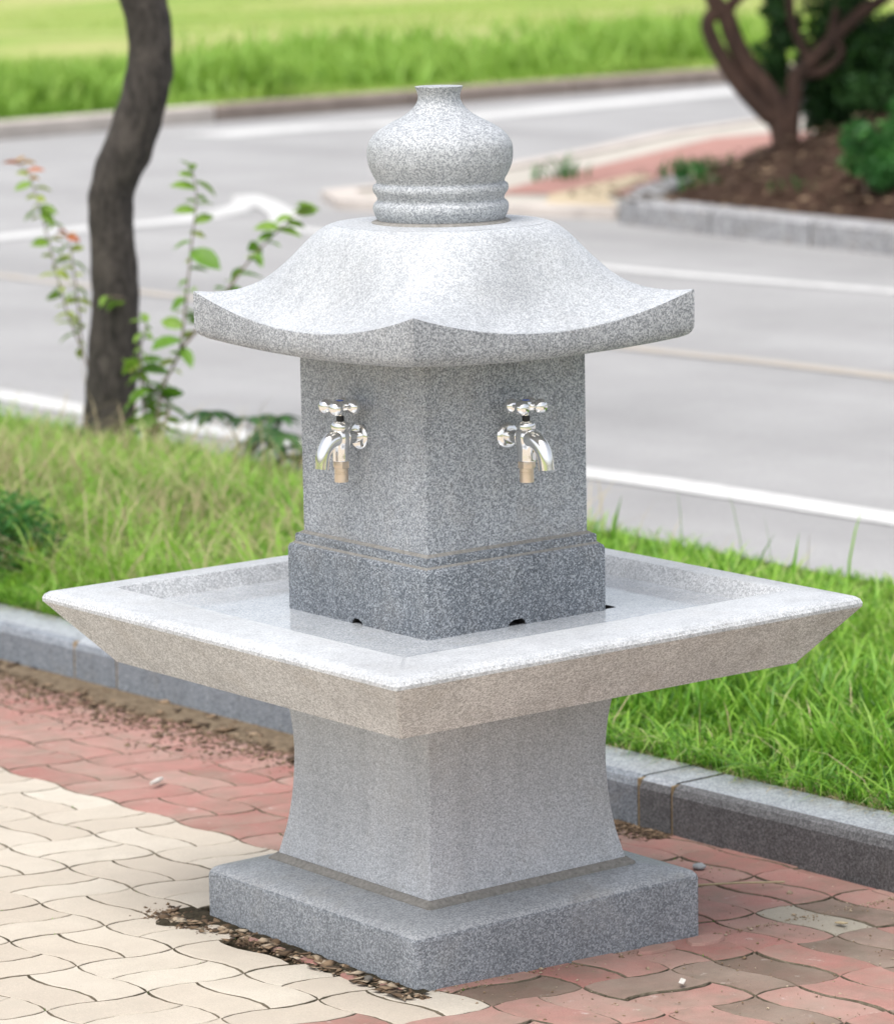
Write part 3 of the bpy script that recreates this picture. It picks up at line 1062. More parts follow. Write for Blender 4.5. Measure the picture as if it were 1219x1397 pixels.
def under_ring(s, dz):
    return [P_(th, s, bz(th) + dz) for th in ths]
rings.append([(rcx + (p[0] - rcx) * 0.5, rcy + (p[1] - rcy) * 0.5, 0.886) for p in under_ring(1.0, 0)])
rings.append(under_ring(0.93, -0.001))
rings.append(under_ring(0.955, 0.0005))
rings.append(under_ring(0.975, 0.003))
rings.append(under_ring(0.990, 0.0075))
rings.append(under_ring(0.998, 0.0135))
rings.append(under_ring(1.0, 0.0195))
rings.append([P_(th, 1.0, 0.9552 - 0.0015 + edge_sag(th, 1)) for th in ths])
first = True
for s, z in reversed(zp):
    if s < 0.02:
        continue
    s2 = min(s, 0.9985)
    rings.append([P_(th, s2, z + edge_sag(th, min(max((s - 0.43) / 0.57, 0), 1))) for th in ths])
bm = rings_bm(rings)
bm.normal_update()
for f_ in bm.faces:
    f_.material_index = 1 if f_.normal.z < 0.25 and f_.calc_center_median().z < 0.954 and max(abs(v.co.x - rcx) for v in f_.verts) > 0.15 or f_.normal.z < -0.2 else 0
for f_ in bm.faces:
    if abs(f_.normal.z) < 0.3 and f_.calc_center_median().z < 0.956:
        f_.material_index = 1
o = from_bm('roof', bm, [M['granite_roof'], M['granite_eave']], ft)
auto_smooth(o, 48)

# finial
FXY = (-0.001, 0.001)
px = 1 / 932.0
fp = [(90, 292), (92.5, 284), (91.5, 277), (86.5, 271.5), (88, 266), (92.3, 259), (91.5, 252), (87, 247.5), (93, 236), (98, 223), (99.3, 210), (98, 198), (92, 187), (83, 178.5), (69, 170), (54, 162.5), (43, 156), (34.5, 148), (30, 141), (28.6, 134), (30, 127.5), (32.3, 122), (31.5, 120.6), (22, 120.3)]
pr_ = spline([(r * px, 1.0635 + (295 - y) * px * 1.012) for r, y in fp], 4)
pr_ = [(0.088, 1.052)] + [tuple(p) for p in pr_]
bm = lathe_bm(pr_, FXY[0], FXY[1], 72)
o = from_bm('finial', bm, M['granite_finial'], ft, True)
auto_smooth(o, 55)
from_bm('mortar_joint', lathe_bm([(0.103, 1.0545), (0.1015, 1.0572), (0.092, 1.0605)], *FXY, 48), M['mortar'], ft)

# ---- taps (local frame: +x out of the wall, z up)
def make_tap():
    tp = {}
    bm = bmesh.new()
    # shank, valve body and spout
    tube(bm, [(0, 0, 0), (0.010, 0, 0), (0.020, 0, 0.0005), (0.030, 0, 0.0)], [0.0085, 0.0085, 0.0095, 0.012], 20)
    body = spline([(0.0105, -0.0300), (0.0112, -0.0285), (0.0112, -0.015), (0.0135, -0.005), (0.0142, 0.003), (0.0125, 0.010), (0.0100, 0.013)], 4)
    rr = [[(0.033 + r * math.cos(2 * PI * k / 24), r * math.sin(2 * PI * k / 24), z) for k in range(24)] for r, z in body]
    b2 = rings_bm(rr)
    me_ = bpy.data.meshes.new('t'); b2.to_mesh(me_); b2.free(); bm.from_mesh(me_)
    sp = spline([(0.028, 0, 0.000, 0.0130), (0.040, 0, 0.001, 0.0125), (0.050, 0, -0.002, 0.0112), (0.0585, 0, -0.010, 0.0102), (0.064, 0, -0.021, 0.0096), (0.0665, 0, -0.038, 0.0092)], 5)
    tube(bm, [p[:3] for p in sp], [p[3] for p in sp], 20)
    bpy.data.meshes.remove(me_)
    tp['body'] = bm
    def lz(prof, n=24, cx=0.033):
        return rings_bm([[(cx + r * math.cos(2 * PI * k / n), r * math.sin(2 * PI * k / n), z) for k in range(n)] for r, z in prof])
    # bonnet
    tp['bonnet'] = lz([(0.0098, 0.012), (0.0125, 0.0135), (0.0128, 0.018), (0.0118, 0.0205), (0.0085, 0.0235), (0.0065, 0.0245)])
    tp['seal'] = lz([(0.0052, 0.024), (0.0054, 0.0255), (0.0054, 0.0295), (0.0048, 0.031)], 16)
    # handle: hub, stem and four ball-ended arms
    hb = lz(spline([(0.0035, 0.030), (0.0038, 0.036), (0.0065, 0.0395), (0.0102, 0.0420), (0.0108, 0.047), (0.0092, 0.0505), (0.0070, 0.0515)], 3))
    for k in range(4):
        a = math.radians(38) + k * PI / 2
        d = Vector((math.cos(a), math.sin(a), 0))
        c = Vector((0.033, 0, 0.0435))
        tube(hb, [c + d * 0.006, c + d * 0.013, c + d * 0.017], [0.0075, 0.0062, 0.0070], 12)
        ball = []
        for q in range(9):
            ph = PI * q / 8
            ball.append((c + d * (0.0195 - 0.0100 * math.cos(ph)), max(0.0104 * math.sin(ph), 0.0004)))
        tube(hb, [b_[0] for b_ in ball], [b_[1] for b_ in ball], 14)
    tp['handle'] = hb
    tp['blue_cap'] = lz([(0.0052, 0.0512), (0.0052, 0.0519), (0.0045, 0.0521)], 20)
    # flange: shallow dome against the wall
    fb = bmesh.new()
    prof = [(0.0180, -0.002), (0.0185, 0.0008), (0.0178, 0.0026), (0.0150, 0.0046), (0.0115, 0.0060), (0.0092, 0.0062)]
    tube(fb, [(z, 0, 0) for r, z in prof], [r for r, z in prof], 32)
    tp['flange'] = fb
    hx_ = lz([(0.0108, -0.0395), (0.0116, -0.0385), (0.0116, -0.0312), (0.0108, -0.0302)], 6)
    c2 = lz([(0.0092, -0.0585), (0.0095, -0.0575), (0.0095, -0.0478), (0.0090, -0.0474), (0.0090, -0.0468), (0.0095, -0.0464), (0.0095, -0.0448), (0.0089, -0.0444), (0.0089, -0.0438), (0.0095, -0.0434), (0.0095, -0.0396)], 24)
    me_ = bpy.data.meshes.new('t'); c2.to_mesh(me_); c2.free(); hx_.from_mesh(me_); bpy.data.meshes.remove(me_)
    tp['connector'] = hx_
    out = {}
    for k, b in tp.items():
        me = bpy.data.meshes.new(k)
        bmesh.ops.recalc_face_normals(b, faces=b.faces[:])
        b.to_mesh(me); b.free()
        me.materials.append({'seal': M['rubber'], 'blue_cap': M['blue'], 'connector': M['brass']}.get(k, M['chrome']))
        out[k] = me
    return out
tap_meshes = make_tap()
for (loc, rz, sx, lab) in (((-0.1537, 0.0073, 0.7535), PI, 1.04, 'tap on the left face'), ((-0.004, -0.1473, 0.7550), -PI / 2, 1.34, 'tap on the right face')):
    b = bpy.data.objects.new('tap', tap_meshes['body'])
    col.objects.link(b)
    b.parent = ft
    b.location = Vector(loc) - Vector(ft.location)
    b.rotation_euler = (0, 0, rz)
    b.scale = (sx, 1.12, 1.08)
    b['label'] = 'polished chrome ' + lab + ' with cross handle and brass hose connector'
    for k in ('bonnet', 'seal', 'handle', 'blue_cap', 'flange', 'connector'):
        c = bpy.data.objects.new(k, tap_meshes[k])
        col.objects.link(c)
        c.parent = b
        if k == 'handle' or k == 'blue_cap' or k == 'connector' or k == 'bonnet' or k == 'seal':
            c.scale = (1.04 / sx, 1, 1)
            c.location = (0.033 * (1 - 1.04 / sx), 0, 0)
for me in tap_meshes.values():
    bm = bmesh.new(); bm.from_mesh(me)
    for f in bm.faces:
        f.smooth = True
    for e in bm.edges:
        if len(e.link_faces) == 2:
            e.smooth = e.calc_face_angle(0) < math.radians(38)
    bm.to_mesh(me); bm.free()

# ================================================================== GROUND LITTER
def crumbs(name, pts, size, mat, flat=0.35, tintr=(0, 1), kind='stuff', zfun=ground_z, lift=0.0):
    """tiny irregular curled flakes and lumps"""
    n = len(pts)
    V = np.zeros((n, 6, 3))
    s = rng.lognormal(0, 0.45, n) * size
    a = rng.uniform(0, 2 * PI, n)
    el = rng.uniform(0.35, 1.0, n)
    for k, (u, v, w) in enumerate([(1, 0, 0), (0.2, 1, 0), (-1, 0.3, 0), (-0.4, -0.9, 0), (0.1, 0.1, 1), (0, 0, -0.6)]):
        jx, jy = rng.normal(0, 0.22, n), rng.normal(0, 0.22, n)
        uu, vv_ = (u + jx) * s, (v + jy) * s * el
        V[:, k, 0] = pts[:, 0] + uu * np.cos(a) - vv_ * np.sin(a)
        V[:, k, 1] = pts[:, 1] + uu * np.sin(a) + vv_ * np.cos(a)
        V[:, k, 2] = np.array([zfun(x) for x in pts[:, 0]]) + lift + (w * flat + rng.uniform(0, 0.35, n)) * s
    b = (np.arange(n) * 6)[:, None]
    tr = np.concatenate([b + np.array([[i, (i + 1) % 4, 4]]) for i in range(4)] + [b + np.array([[(i + 1) % 4, i, 5]]) for i in range(4)])
    t = np.repeat(rng.uniform(*tintr, n)[:, None], 6, 1).ravel()
    return quad_strip_mesh(name, V.reshape(-1, 3), [tr], t, mat, None, kind)

# along the kerb behind the fountain
n = 15000
y = rng.uniform(0.25, 2.5, n)
d = np.abs(rng.normal(0, 1, n)) * (0.025 + 0.075 * np.clip((y - 0.5) / 0.8, 0, 1))
x = 0.583 + (2.256 - y) * 0.0435 - 0.002 - d
o = crumbs('leaf_litter', np.stack([x, y], 1), 0.0032, M['litter'], tintr=(0, 0.85))
tag(o, 'brown dry leaf litter and grit lying along the foot of the kerb', 'litter', kind='stuff')
# soil patch along the kerb (drifted soil over the pavers)
def patch(name, pts, h, mat, seed):
    r = random.Random(seed)
    c = np.mean(pts, axis=0)
    bm = bmesh.new()
    outer = [bm.verts.new((p[0], p[1], ground_z(p[0]) - 0.004)) for p in pts]
    prev = outer
    for s, hh in ((0.85, 0.55), (0.6, 0.9), (0.3, 1.0)):
        ring = []
        for p in pts:
            q = c + (np.array(p) - c) * s
            ring.append(bm.verts.new((q[0], q[1], ground_z(q[0]) + h * hh * r.uniform(0.4, 1.2))))
        for i in range(len(pts)):
            j = (i + 1) % len(pts)
            bm.faces.new((prev[i], prev[j], ring[j], ring[i]))
        prev = ring
    bm.faces.new(prev)
    bmesh.ops.recalc_face_normals(bm, faces=bm.faces[:])
    return bm
pp = []
r = random.Random(3)
ys = [0.62 + 0.06 * k for k in range(34)]
for yy in ys:
    pp.append((0.582 + (2.256 - yy) * 0.0435 + 0.01, yy))
inner = []
for yy in ys:
    w = 0.03 + 0.10 * min(1, max(0, (yy - 0.62) / 0.5)) * (0.6 + 0.5 * r.random())
    inner.append((0.582 + (2.256 - yy) * 0.0435 - w, yy))
bm = bmesh.new()
ra = [bm.verts.new((p[0], p[1], ground_z(p[0]) + 0.006)) for p in pp]
rb = [bm.verts.new(((p[0] + q[0]) / 2, p[1], ground_z(p[0]) + 0.005 + 0.004 * r.random())) for p, q in zip(pp, inner)]
rc_ = [bm.verts.new((q[0], q[1], ground_z(q[0]) - 0.004)) for q in inner]
for A, B in ((ra, rb), (rb, rc_)):
    for i in range(len(A) - 1):
        bm.faces.new((A[i], B[i], B[i + 1], A[i + 1]))
bmesh.ops.recalc_face_normals(bm, faces=bm.faces[:])
o = from_bm('soil_drift', bm, soil_mat('drift_soil', (0.10, 0.075, 0.05), (0.27, 0.21, 0.145), 60), smooth=True)
tag(o, 'thin drift of brown soil over the pavers beside the kerb', 'soil', kind='stuff')

# soil and crumbs at the left foot of the plinth, and in the joints at right
n = 9000
t = rng.beta(1.0, 1.0, n)
yy = -0.29 + t * 0.60
x = -0.275 - np.abs(rng.normal(0, 1, n)) * (0.006 + 0.013 * np.clip((yy + 0.25) / 0.4, 0, 1)) 
n2 = 2200
y2 = rng.normal(0.27, 0.035, n2)
x2 = -0.31 + rng.normal(0, 0.018, n2)
P1 = np.concatenate([np.stack([x, yy], 1), np.stack([x2, y2], 1)])
o = crumbs('soil_crumbs', P1, 0.0023, M['litter'], flat=0.6, tintr=(0, 0.65), lift=-0.002)
tag(o, 'dark crumbs of soil and moss at the left foot of the plinth', 'soil', kind='stuff')
n = 1700
x = rng.uniform(-0.25, 0.66, n)
y = np.where(rng.random(n) < 0.3, -0.262 - np.abs(rng.normal(0, 0.012, n)), rng.uniform(-0.75, 0.2, n))
ok = ~((x > -0.27) & (x < 0.262) & (y > -0.258))
o = crumbs('grit', np.stack([x, y], 1)[ok], 0.0014, M['litter'], flat=0.7, tintr=(0.55, 1.0))
tag(o, 'fine pale grit scattered over the red pavers right of the plinth', 'grit', kind='stuff')
bm = bmesh.new()
rr_ = random.Random(77)
rows = []
for k in range(40):
    yy_ = -0.275 + k * 0.0152
    w_ = 0.022 + 0.010 * rr_.random() + (0.05 * math.exp(-((yy_ - 0.27) / 0.035) ** 2))
    rows.append([bm.verts.new((xx_, yy_, ground_z(xx_) + dz_)) for xx_, dz_ in ((-0.262, 0.003 + 0.004 * rr_.random()), (-0.274 - w_ * 0.4, 0.001 + 0.004 * rr_.random()), (-0.276 - w_, 0.0005 + 0.002 * rr_.random()), (-0.300 - w_, -0.010))])
for A, B in zip(rows[:-1], rows[1:]):
    for i in range(3):
        bm.faces.new((A[i], B[i], B[i + 1], A[i + 1]))
bmesh.ops.recalc_face_normals(bm, faces=bm.faces[:])
o = from_bm('soil_fill', bm, M['soil'], smooth=True)
tag(o, 'dark moist soil filling the gap between plinth and cream pavers', 'soil', kind='stuff')
n = 420
yl = rng.uniform(-0.28, 0.33, n); xl = -0.278 - np.abs(rng.normal(0, 0.018, n)) - 0.03 * np.exp(-((yl - 0.27) / 0.05) ** 2)
o = crumbs('dry_leaf_bits', np.stack([xl, yl], 1), 0.0065, M['litter'], flat=0.15, tintr=(0.25, 1.0), lift=0.001)
tag(o, 'dry leaf bits and bark scraps on the soil at the left foot of the plinth', 'litter', kind='stuff')
n = 450
yl = rng.uniform(0.3, 2.4, n); xl = 0.583 + (2.256 - yl) * 0.0435 - 0.004 - np.abs(rng.normal(0, 0.07, n))
o = crumbs('dry_leaves', np.stack([xl, yl], 1), 0.007, M['litter'], flat=0.15, tintr=(0.1, 0.8), lift=0.003)
tag(o, 'larger dry leaves and twigs scattered along the kerb on the drifted soil', 'litter', kind='stuff')
# pieces of broken red paver along the plinth's left face and at its right corner
def fragment(pts, z, mat, label):
    P = np.array(pts)
    c = P.mean(axis=0)
    ring = lambda s, zz: [tuple(c + (q - c) * s) + (ground_z((c + (q - c) * s)[0]) + zz,) for q in P]
    bm = rings_bm([ring(1.0, -0.03), ring(1.0, z - 0.004), ring(0.93, z - 0.0005), ring(0.86, z)])
    bmesh.ops.recalc_face_normals(bm, faces=bm.faces[:])
    o = from_bm('paver_fragment', bm, mat, pavement)
    o['label'] = label
    o.material_slots[0].material = mat
    return o
def blob(cx, cy, a, b, ang, seed, n=9):
    r = random.Random(seed)
    out = []
    for k in range(n):
        t = 2 * PI * k / n
        rr = r.uniform(0.78, 1.12)
        u, v = a * rr * math.cos(t), b * rr * math.sin(t)
        out.append((cx + u * math.cos(ang) - v * math.sin(ang), cy + u * math.sin(ang) + v * math.cos(ang)))
    return out
for k, (cx, cy, a, b) in enumerate([(-0.296, 0.112, 0.018, 0.010), (-0.295, 0.045, 0.018, 0.010), (-0.297, -0.040, 0.034, 0.011), (-0.300, -0.140, 0.026, 0.011), (-0.292, -0.222, 0.030, 0.011), (-0.300, 0.20, 0.016, 0.011)]):
    fragment(blob(cx, cy, a, b, PI / 2, k), 0.003, M['red'] if k != 5 else M['cream'], 'broken piece of paver beside the plinth')
for k, (cx, cy, a, b, ag) in enumerate([(0.247, -0.287, 0.040, 0.020, 0.1), (0.155, -0.282, 0.042, 0.016, 0.0)]):
    fragment(blob(cx, cy, a, b, ag, 20 + k), 0.005, M['red'], 'broken piece of red paver beside the plinth')

# single small things on the paving
bm = bmesh.new()
tube(bm, [(0.450, -0.044, ground_z(0.45) + 0.008), (0.51, -0.078, ground_z(0.51) + 0.010), (0.575, -0.113, ground_z(0.575) + 0.009)], 0.0017, 6)
o = from_bm('straw', bm, M['straw'])
tag(o, 'thin dry straw lying on brown paver right of the plinth', 'straw')
def pebble(name, x, y, s, mat, label, cat, flat=0.5):
    bm = bmesh.new()
    bmesh.ops.create_icosphere(bm, subdivisions=2, radius=s * 0.9)
    r = random.Random(int(x * 1000))
    for v in bm.verts:
        v.co *= r.uniform(0.8, 1.15)
        v.co.z *= flat
    o = from_bm(name, bm, mat, None, True, loc=(x, y, ground_z(x) + s * flat * 0.7 + 0.002))
    return tag(o, label, cat)
pebble('pebble', -0.296, -0.175, 0.0075, simple('dark_pebble', (0.13, 0.12, 0.105), 0.8, nscale=80), 'round dark grey pebble against the left face of the plinth near its front corner', 'pebble', 0.75)
pebble('pebble', 0.545, 0.055, 0.012, simple('grey_pebble', (0.33, 0.35, 0.36), 0.8, nscale=80), 'flat grey pebble against the kerb right of the fountain', 'pebble', 0.45)
bm = box_bm(-0.007, 0.007, -0.004, 0.004, -0.0012, 0.0012, 0.0008, 1)
o = from_bm('chip', bm, M['white_chip'], None, False, (0.048, -0.459, ground_z(0.048) + 0.010))
o.rotation_euler = (0.25, -0.2, 0.6)
tag(o, 'flat white chip lying on brown pavers in front of the plinth', 'chip')
bm = box_bm(-0.009, 0.009, -0.006, 0.006, -0.0012, 0.0012, 0.0008, 1)
o = from_bm('chip', bm, M['straw'], None, False, (0.479, -0.339, ground_z(0.479) + 0.005))
o.rotation_euler = (0.1, 0.1, 1.6)
tag(o, 'small pale chip in the joint beside the grey paver', 'chip')
bm = bmesh.new()
tube(bm, [(0.049 - 0.014, 0.90, ground_z(0.05) + 0.007), (0.052, 0.905, ground_z(0.05) + 0.008), (0.20, 1.29, 0)][:2] + [(0.075, 0.925, ground_z(0.07) + 0.006)], [0.003, 0.005, 0.003], 7)
o = from_bm('twig', bm, M['white_chip'], None)
o.location = (0.12, 0.16, 0)
tag(o, 'short pale twig lying on the red pavers near the cream paving', 'twig')

# moss tufts in joints
n = 420
ii = rng.integers(-8, 8, n); jj = rng.integers(-14, 16, n)
al = rng.random(n)
hz = rng.random(n) < 0.5
gx, gy = [], []
for a_, b_, t_, h_ in zip(ii, jj, al, hz):
    e = h_edge(int(a_), int(b_)) if h_ else v_edge(int(a_), int(b_))
    k = min(int(t_ * 6), 5)
    gx.append(e[k][0]); gy.append(e[k][1])
gx, gy = np.array(gx), np.array(gy)
K = 9
gx = np.repeat(gx, K) + rng.normal(0, 0.003, n * K)
gy = np.repeat(gy, K) + rng.normal(0, 0.003, n * K)
ok = (gx < 0.58) & ~((gx > -0.27) & (gx < 0.26) & (gy > -0.255) & (gy < 0.25))
gx, gy = gx[ok], gy[ok]
V_, F_, T_ = blades(gx, gy, ground_z(gx) - 0.010, rng.uniform(0.006, 0.013, len(gx)), rng.uniform(0.001, 0.0025, len(gx)), rng.uniform(0.1, 0.8, len(gx)), rng.uniform(0, 0.6, len(gx)))
o = quad_strip_mesh('moss', V_, F_, T_, M['grass'], None, 'stuff')
tag(o, 'tiny green moss and sprouts in the joints of the pavers', 'moss', kind='stuff')

# ================================================================== GRASS
def kxa(y):
    return 0.583 + (2.256 - y) * 0.0435 + 0.128
def make_grass(n, y0, y1, hmul, wid, x1=2.40, lo=0.0):
    y = rng.uniform(y0, y1, n)
    xa = kxa(y) + lo
    x = xa + (x1 - xa) * rng.random(n)
    return x, y
parts = []
# near right part: dense, fine
def add(n, y0, y1, h, w, lean, tlo, thi, xr=None, lo=0.0):
    y = rng.uniform(y0, y1, n)
    xa = kxa(y) + lo
    xb = 2.26 if xr is None else xa + xr
    x = xa + (xb - xa) * rng.random(n)
    # clumping: broad height field
    f = 0.75 + 0.25 * np.sin(x * 7.1 + 1.3 * np.sin(y * 5)) * np.sin(y * 6.3 + x * 2) + 0.22 * np.sin(x * 19 + 2 * np.sin(y * 11)) * np.sin(y * 17 + x * 5)
    hh = rng.uniform(h[0], h[1], n) * f
    edge_ = np.clip((x - kxa(y)) / 0.16, 0.25, 1) * np.clip(0.34 + (2.26 - x) / 0.9, 0.34, 1)
    hh = hh * edge_
    tt = np.clip(rng.normal((tlo + thi) / 2, (thi - tlo) / 3.0, n) + 0.12 * np.sin(x * 3 + y * 2.2), 0, 0.97)
    parts.append(blades(x, y, np.full(n, 0.032), hh, rng.uniform(w[0], w[1], n), rng.uniform(lean[0], lean[1], n), tt))
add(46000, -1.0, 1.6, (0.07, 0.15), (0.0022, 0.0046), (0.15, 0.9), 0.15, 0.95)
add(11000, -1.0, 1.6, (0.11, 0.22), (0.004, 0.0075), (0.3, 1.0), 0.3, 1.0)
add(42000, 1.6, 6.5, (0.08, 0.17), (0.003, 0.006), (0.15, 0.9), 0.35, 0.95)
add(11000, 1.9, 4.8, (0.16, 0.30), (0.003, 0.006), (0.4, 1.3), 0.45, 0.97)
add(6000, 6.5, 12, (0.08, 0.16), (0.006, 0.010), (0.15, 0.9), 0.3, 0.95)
# fringe leaning over the kerb
n = 4200
y = rng.uniform(-0.9, 3.2, n)
x = kxa(y) + np.abs(rng.normal(0, 0.02, n)) + 0.002
parts.append(blades(x, y, np.full(n, 0.034), rng.uniform(0.03, 0.13, n), rng.uniform(0.002, 0.0045, n), rng.uniform(0.5, 1.4, n), np.clip(rng.normal(0.5, 0.3, n), 0, 1), 0.5))
VV, QQ, TT, TN = [], [], [], []
off = 0
for v, f, t in parts:
    VV.append(v); QQ.append(f[0] + off); TN.append(f[1] + off); TT.append(t)
    off += len(v)
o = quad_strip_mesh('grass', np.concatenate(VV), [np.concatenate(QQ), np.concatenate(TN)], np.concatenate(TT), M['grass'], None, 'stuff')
tag(o, 'lush green grass growing on the verge behind the kerb', 'grass', kind='stuff')
# tall single blades at the right edge of the verge
n = 16
x = rng.uniform(1.5, 2.2, n); y = rng.uniform(0.9, 2.2, n)
V_, F_, T_ = blades(x, y, np.full(n, 0.032), rng.uniform(0.16, 0.27, n), rng.uniform(0.006, 0.010, n), rng.uniform(0.05, 0.35, n), rng.uniform(0.3, 0.7, n))
o = quad_strip_mesh('tall_grass', V_, F_, T_, M['grass'], None, 'stuff')
tag(o, 'a few taller grass blades standing up from the verge at right', 'grass', kind='stuff')
# dry straw-coloured stems, left, and brown thatch at the kerb
n = 3300
y = np.clip(rng.normal(3.3, 0.8, n), 2.0, 5.2); x = np.clip(1.35 + rng.normal(0, 0.35, n), 0.85, 2.2)
P2 = [blades(x, y, np.full(n, 0.032), rng.uniform(0.12, 0.31, n), rng.uniform(0.0018, 0.0035, n), rng.uniform(0.3, 1.5, n), rng.random(n))]
n = 9000
y = rng.uniform(-0.9, 3.5, n); x = kxa(y) - 0.008 + np.abs(rng.normal(0, 0.05, n))
P2.append(blades(x, y, np.full(n, 0.034), rng.uniform(0.02, 0.05, n), rng.uniform(0.0012, 0.0028, n), rng.uniform(0.9, 1.8, n), rng.random(n) * 0.8, 0.5))
n = 700
y = rng.uniform(-0.8, 6, n); x = rng.uniform(0.8, 2.2, n)
P2.append(blades(x, y, np.full(n, 0.032), rng.uniform(0.06, 0.16, n), rng.uniform(0.0015, 0.003, n), rng.uniform(0.3, 1.2, n), rng.random(n)))
VV, QQ, TT, TN = [], [], [], []
off = 0
for v, f, t in P2:
    VV.append(v); QQ.append(f[0] + off); TN.append(f[1] + off); TT.append(t)
    off += len(v)
o = quad_strip_mesh('dry_grass', np.concatenate(VV), [np.concatenate(QQ), np.concatenate(TN)], np.concatenate(TT), M['drygrass'], None, 'stuff')
tag(o, 'straw coloured dry grass stems among the green verge grass', 'grass', kind='stuff')

# meadow grass along the far kerb, and taller weeds
n = 46000
x = rng.uniform(7, 34, n)
dy = rng.random(n) ** 1.9 * 24
ky = np.array([kerb_y(v) for v in x])
y = ky + 0.25 + dy
f = 0.7 + 0.5 * np.sin(x * 1.9 + 2 * np.sin(y * 0.9)) * np.sin(y * 1.3 + x * 0.7)
tt = np.clip(0.30 + 0.06 * dy + 0.2 * np.sin(x * 1.1 + 1.7 * np.sin(y * 0.6)) + rng.normal(0, 0.18, n), 0, 1)
V_, F_, T_ = blades(x, y, np.full(n, 0.05), rng.uniform(0.06, 0.17, n) * f * (1 - 0.03 * dy), rng.uniform(0.012, 0.03, n), rng.uniform(0.2, 0.9, n), tt)
o = quad_strip_mesh('meadow_grass', V_, F_, T_, M['grass_yellow'], None, 'stuff')
tag(o, 'long bright green grass along the far edge of the road', 'grass', kind='stuff')

# darker broad-leaved weed clumps in the meadow edge
VV, QQ, TT, TN = [], [], [], []
off = 0
rw = random.Random(41)
for cx_, cy_, h_, sp_w in [(11.5, 19.6, 0.42, 0.35), (12.6, 20.6, 0.4, 0.5), (10.2, 19.1, 0.3, 0.4), (13.6, 20.0, 0.45, 0.3), (15.4, 20.6, 0.35, 0.5), (17.3, 21.2, 0.4, 0.6), (19.3, 21.3, 0.45, 0.4), (20.5, 22.8, 0.5, 0.8), (16.2, 22.5, 0.4, 0.7), (14.2, 22.2, 0.35, 0.7), (22.0, 24.5, 0.5, 0.9), (12.2, 22.6, 0.4, 0.6), (18.2, 24.8, 0.45, 0.8)]:
    m_ = 420
    a_ = cx_ + rng.normal(0, sp_w, m_); b_ = cy_ + rng.normal(0, sp_w * 0.7, m_)
    b_ = np.maximum(b_, np.array([kerb_y(v) for v in a_]) + 0.3)
    v, f, t = blades(a_, b_, np.full(m_, 0.07), rng.uniform(h_ * 0.4, h_, m_), rng.uniform(0.02, 0.05, m_), rng.uniform(0.2, 1.0, m_), rng.uniform(0.05, 0.6, m_))
    VV.append(v); QQ.append(f[0] + off); TN.append(f[1] + off); TT.append(t)
    off += len(v)
o = quad_strip_mesh('meadow_weeds', np.concatenate(VV), [np.concatenate(QQ), np.concatenate(TN)], np.concatenate(TT) * 0.6, M['grass_yellow'], None, 'stuff')
tag(o, 'darker green weed clumps scattered in the meadow beyond the far kerb', 'weeds', kind='stuff')

# ================================================================== PLANTS
def leaf_mesh(name, L, W, fold, mat, tint, droop=0.25, nseg=4, lobed=False):
    v, f = [], []
    for k in range(nseg + 1):
        t = k / nseg
        w = W * math.sin(PI * min(t * 0.92 + 0.06, 1)) ** 0.75 * (1 if not lobed else (1 + 0.25 * math.sin(t * 14)))
        if k == nseg:
            w = 0.0004
        z = -droop * L * t * t
        v += [(t * L, -w / 2, z + fold * w), (t * L, 0, z), (t * L, w / 2, z + fold * w)]
    for k in range(nseg):
        a = 3 * k
        f += [(a, a + 3, a + 4, a + 1), (a + 1, a + 4, a + 5, a + 2)]
    me = bpy.data.meshes.new(name)
    me.from_pydata(v, [], f)
    me.update()
    at_ = me.attributes.new('tint', 'FLOAT', 'POINT')
    at_.data.foreach_set('value', [tint] * len(v))
    me.materials.append(mat)
    me.polygons.foreach_set('use_smooth', [True] * len(me.polygons))
    return me
LM = {
    'a': leaf_mesh('leaf', 0.062, 0.030, 0.25, M['leaf'], 0.58),
    'b': leaf_mesh('leaf', 0.052, 0.028, 0.2, M['leaf'], 0.7),
    'c': leaf_mesh('leaf', 0.070, 0.045, 0.15, M['leaf'], 0.55),
    'y': leaf_mesh('leaf', 0.045, 0.022, 0.25, M['leaf'], 0.92),
    'r': leaf_mesh('leaf', 0.046, 0.020, 0.3, M['leafred'], 0.2),
    'o': leaf_mesh('leaf', 0.044, 0.020, 0.3, M['leafred'], 0.8),
    'd': leaf_mesh('leaf', 0.085, 0.032, 0.2, M['leafdark'], 0.75, 0.35),
    'e': leaf_mesh('leaf', 0.075, 0.030, 0.2, M['leafdark'], 0.3, 0.3),
}
def put_leaf(kind, p, az, el, roll, s, parent, base):
    o = bpy.data.objects.new('leaf', LM[kind])
    col.objects.link(o)
    o.parent = parent
    o.location = Vector(p) - Vector(base)
    o.rotation_euler = (Matrix.Rotation(az, 4, 'Z') @ Matrix.Rotation(-el, 4, 'Y') @ Matrix.Rotation(roll, 4, 'X')).to_euler()
    o.scale = (s, s, s)
    return o
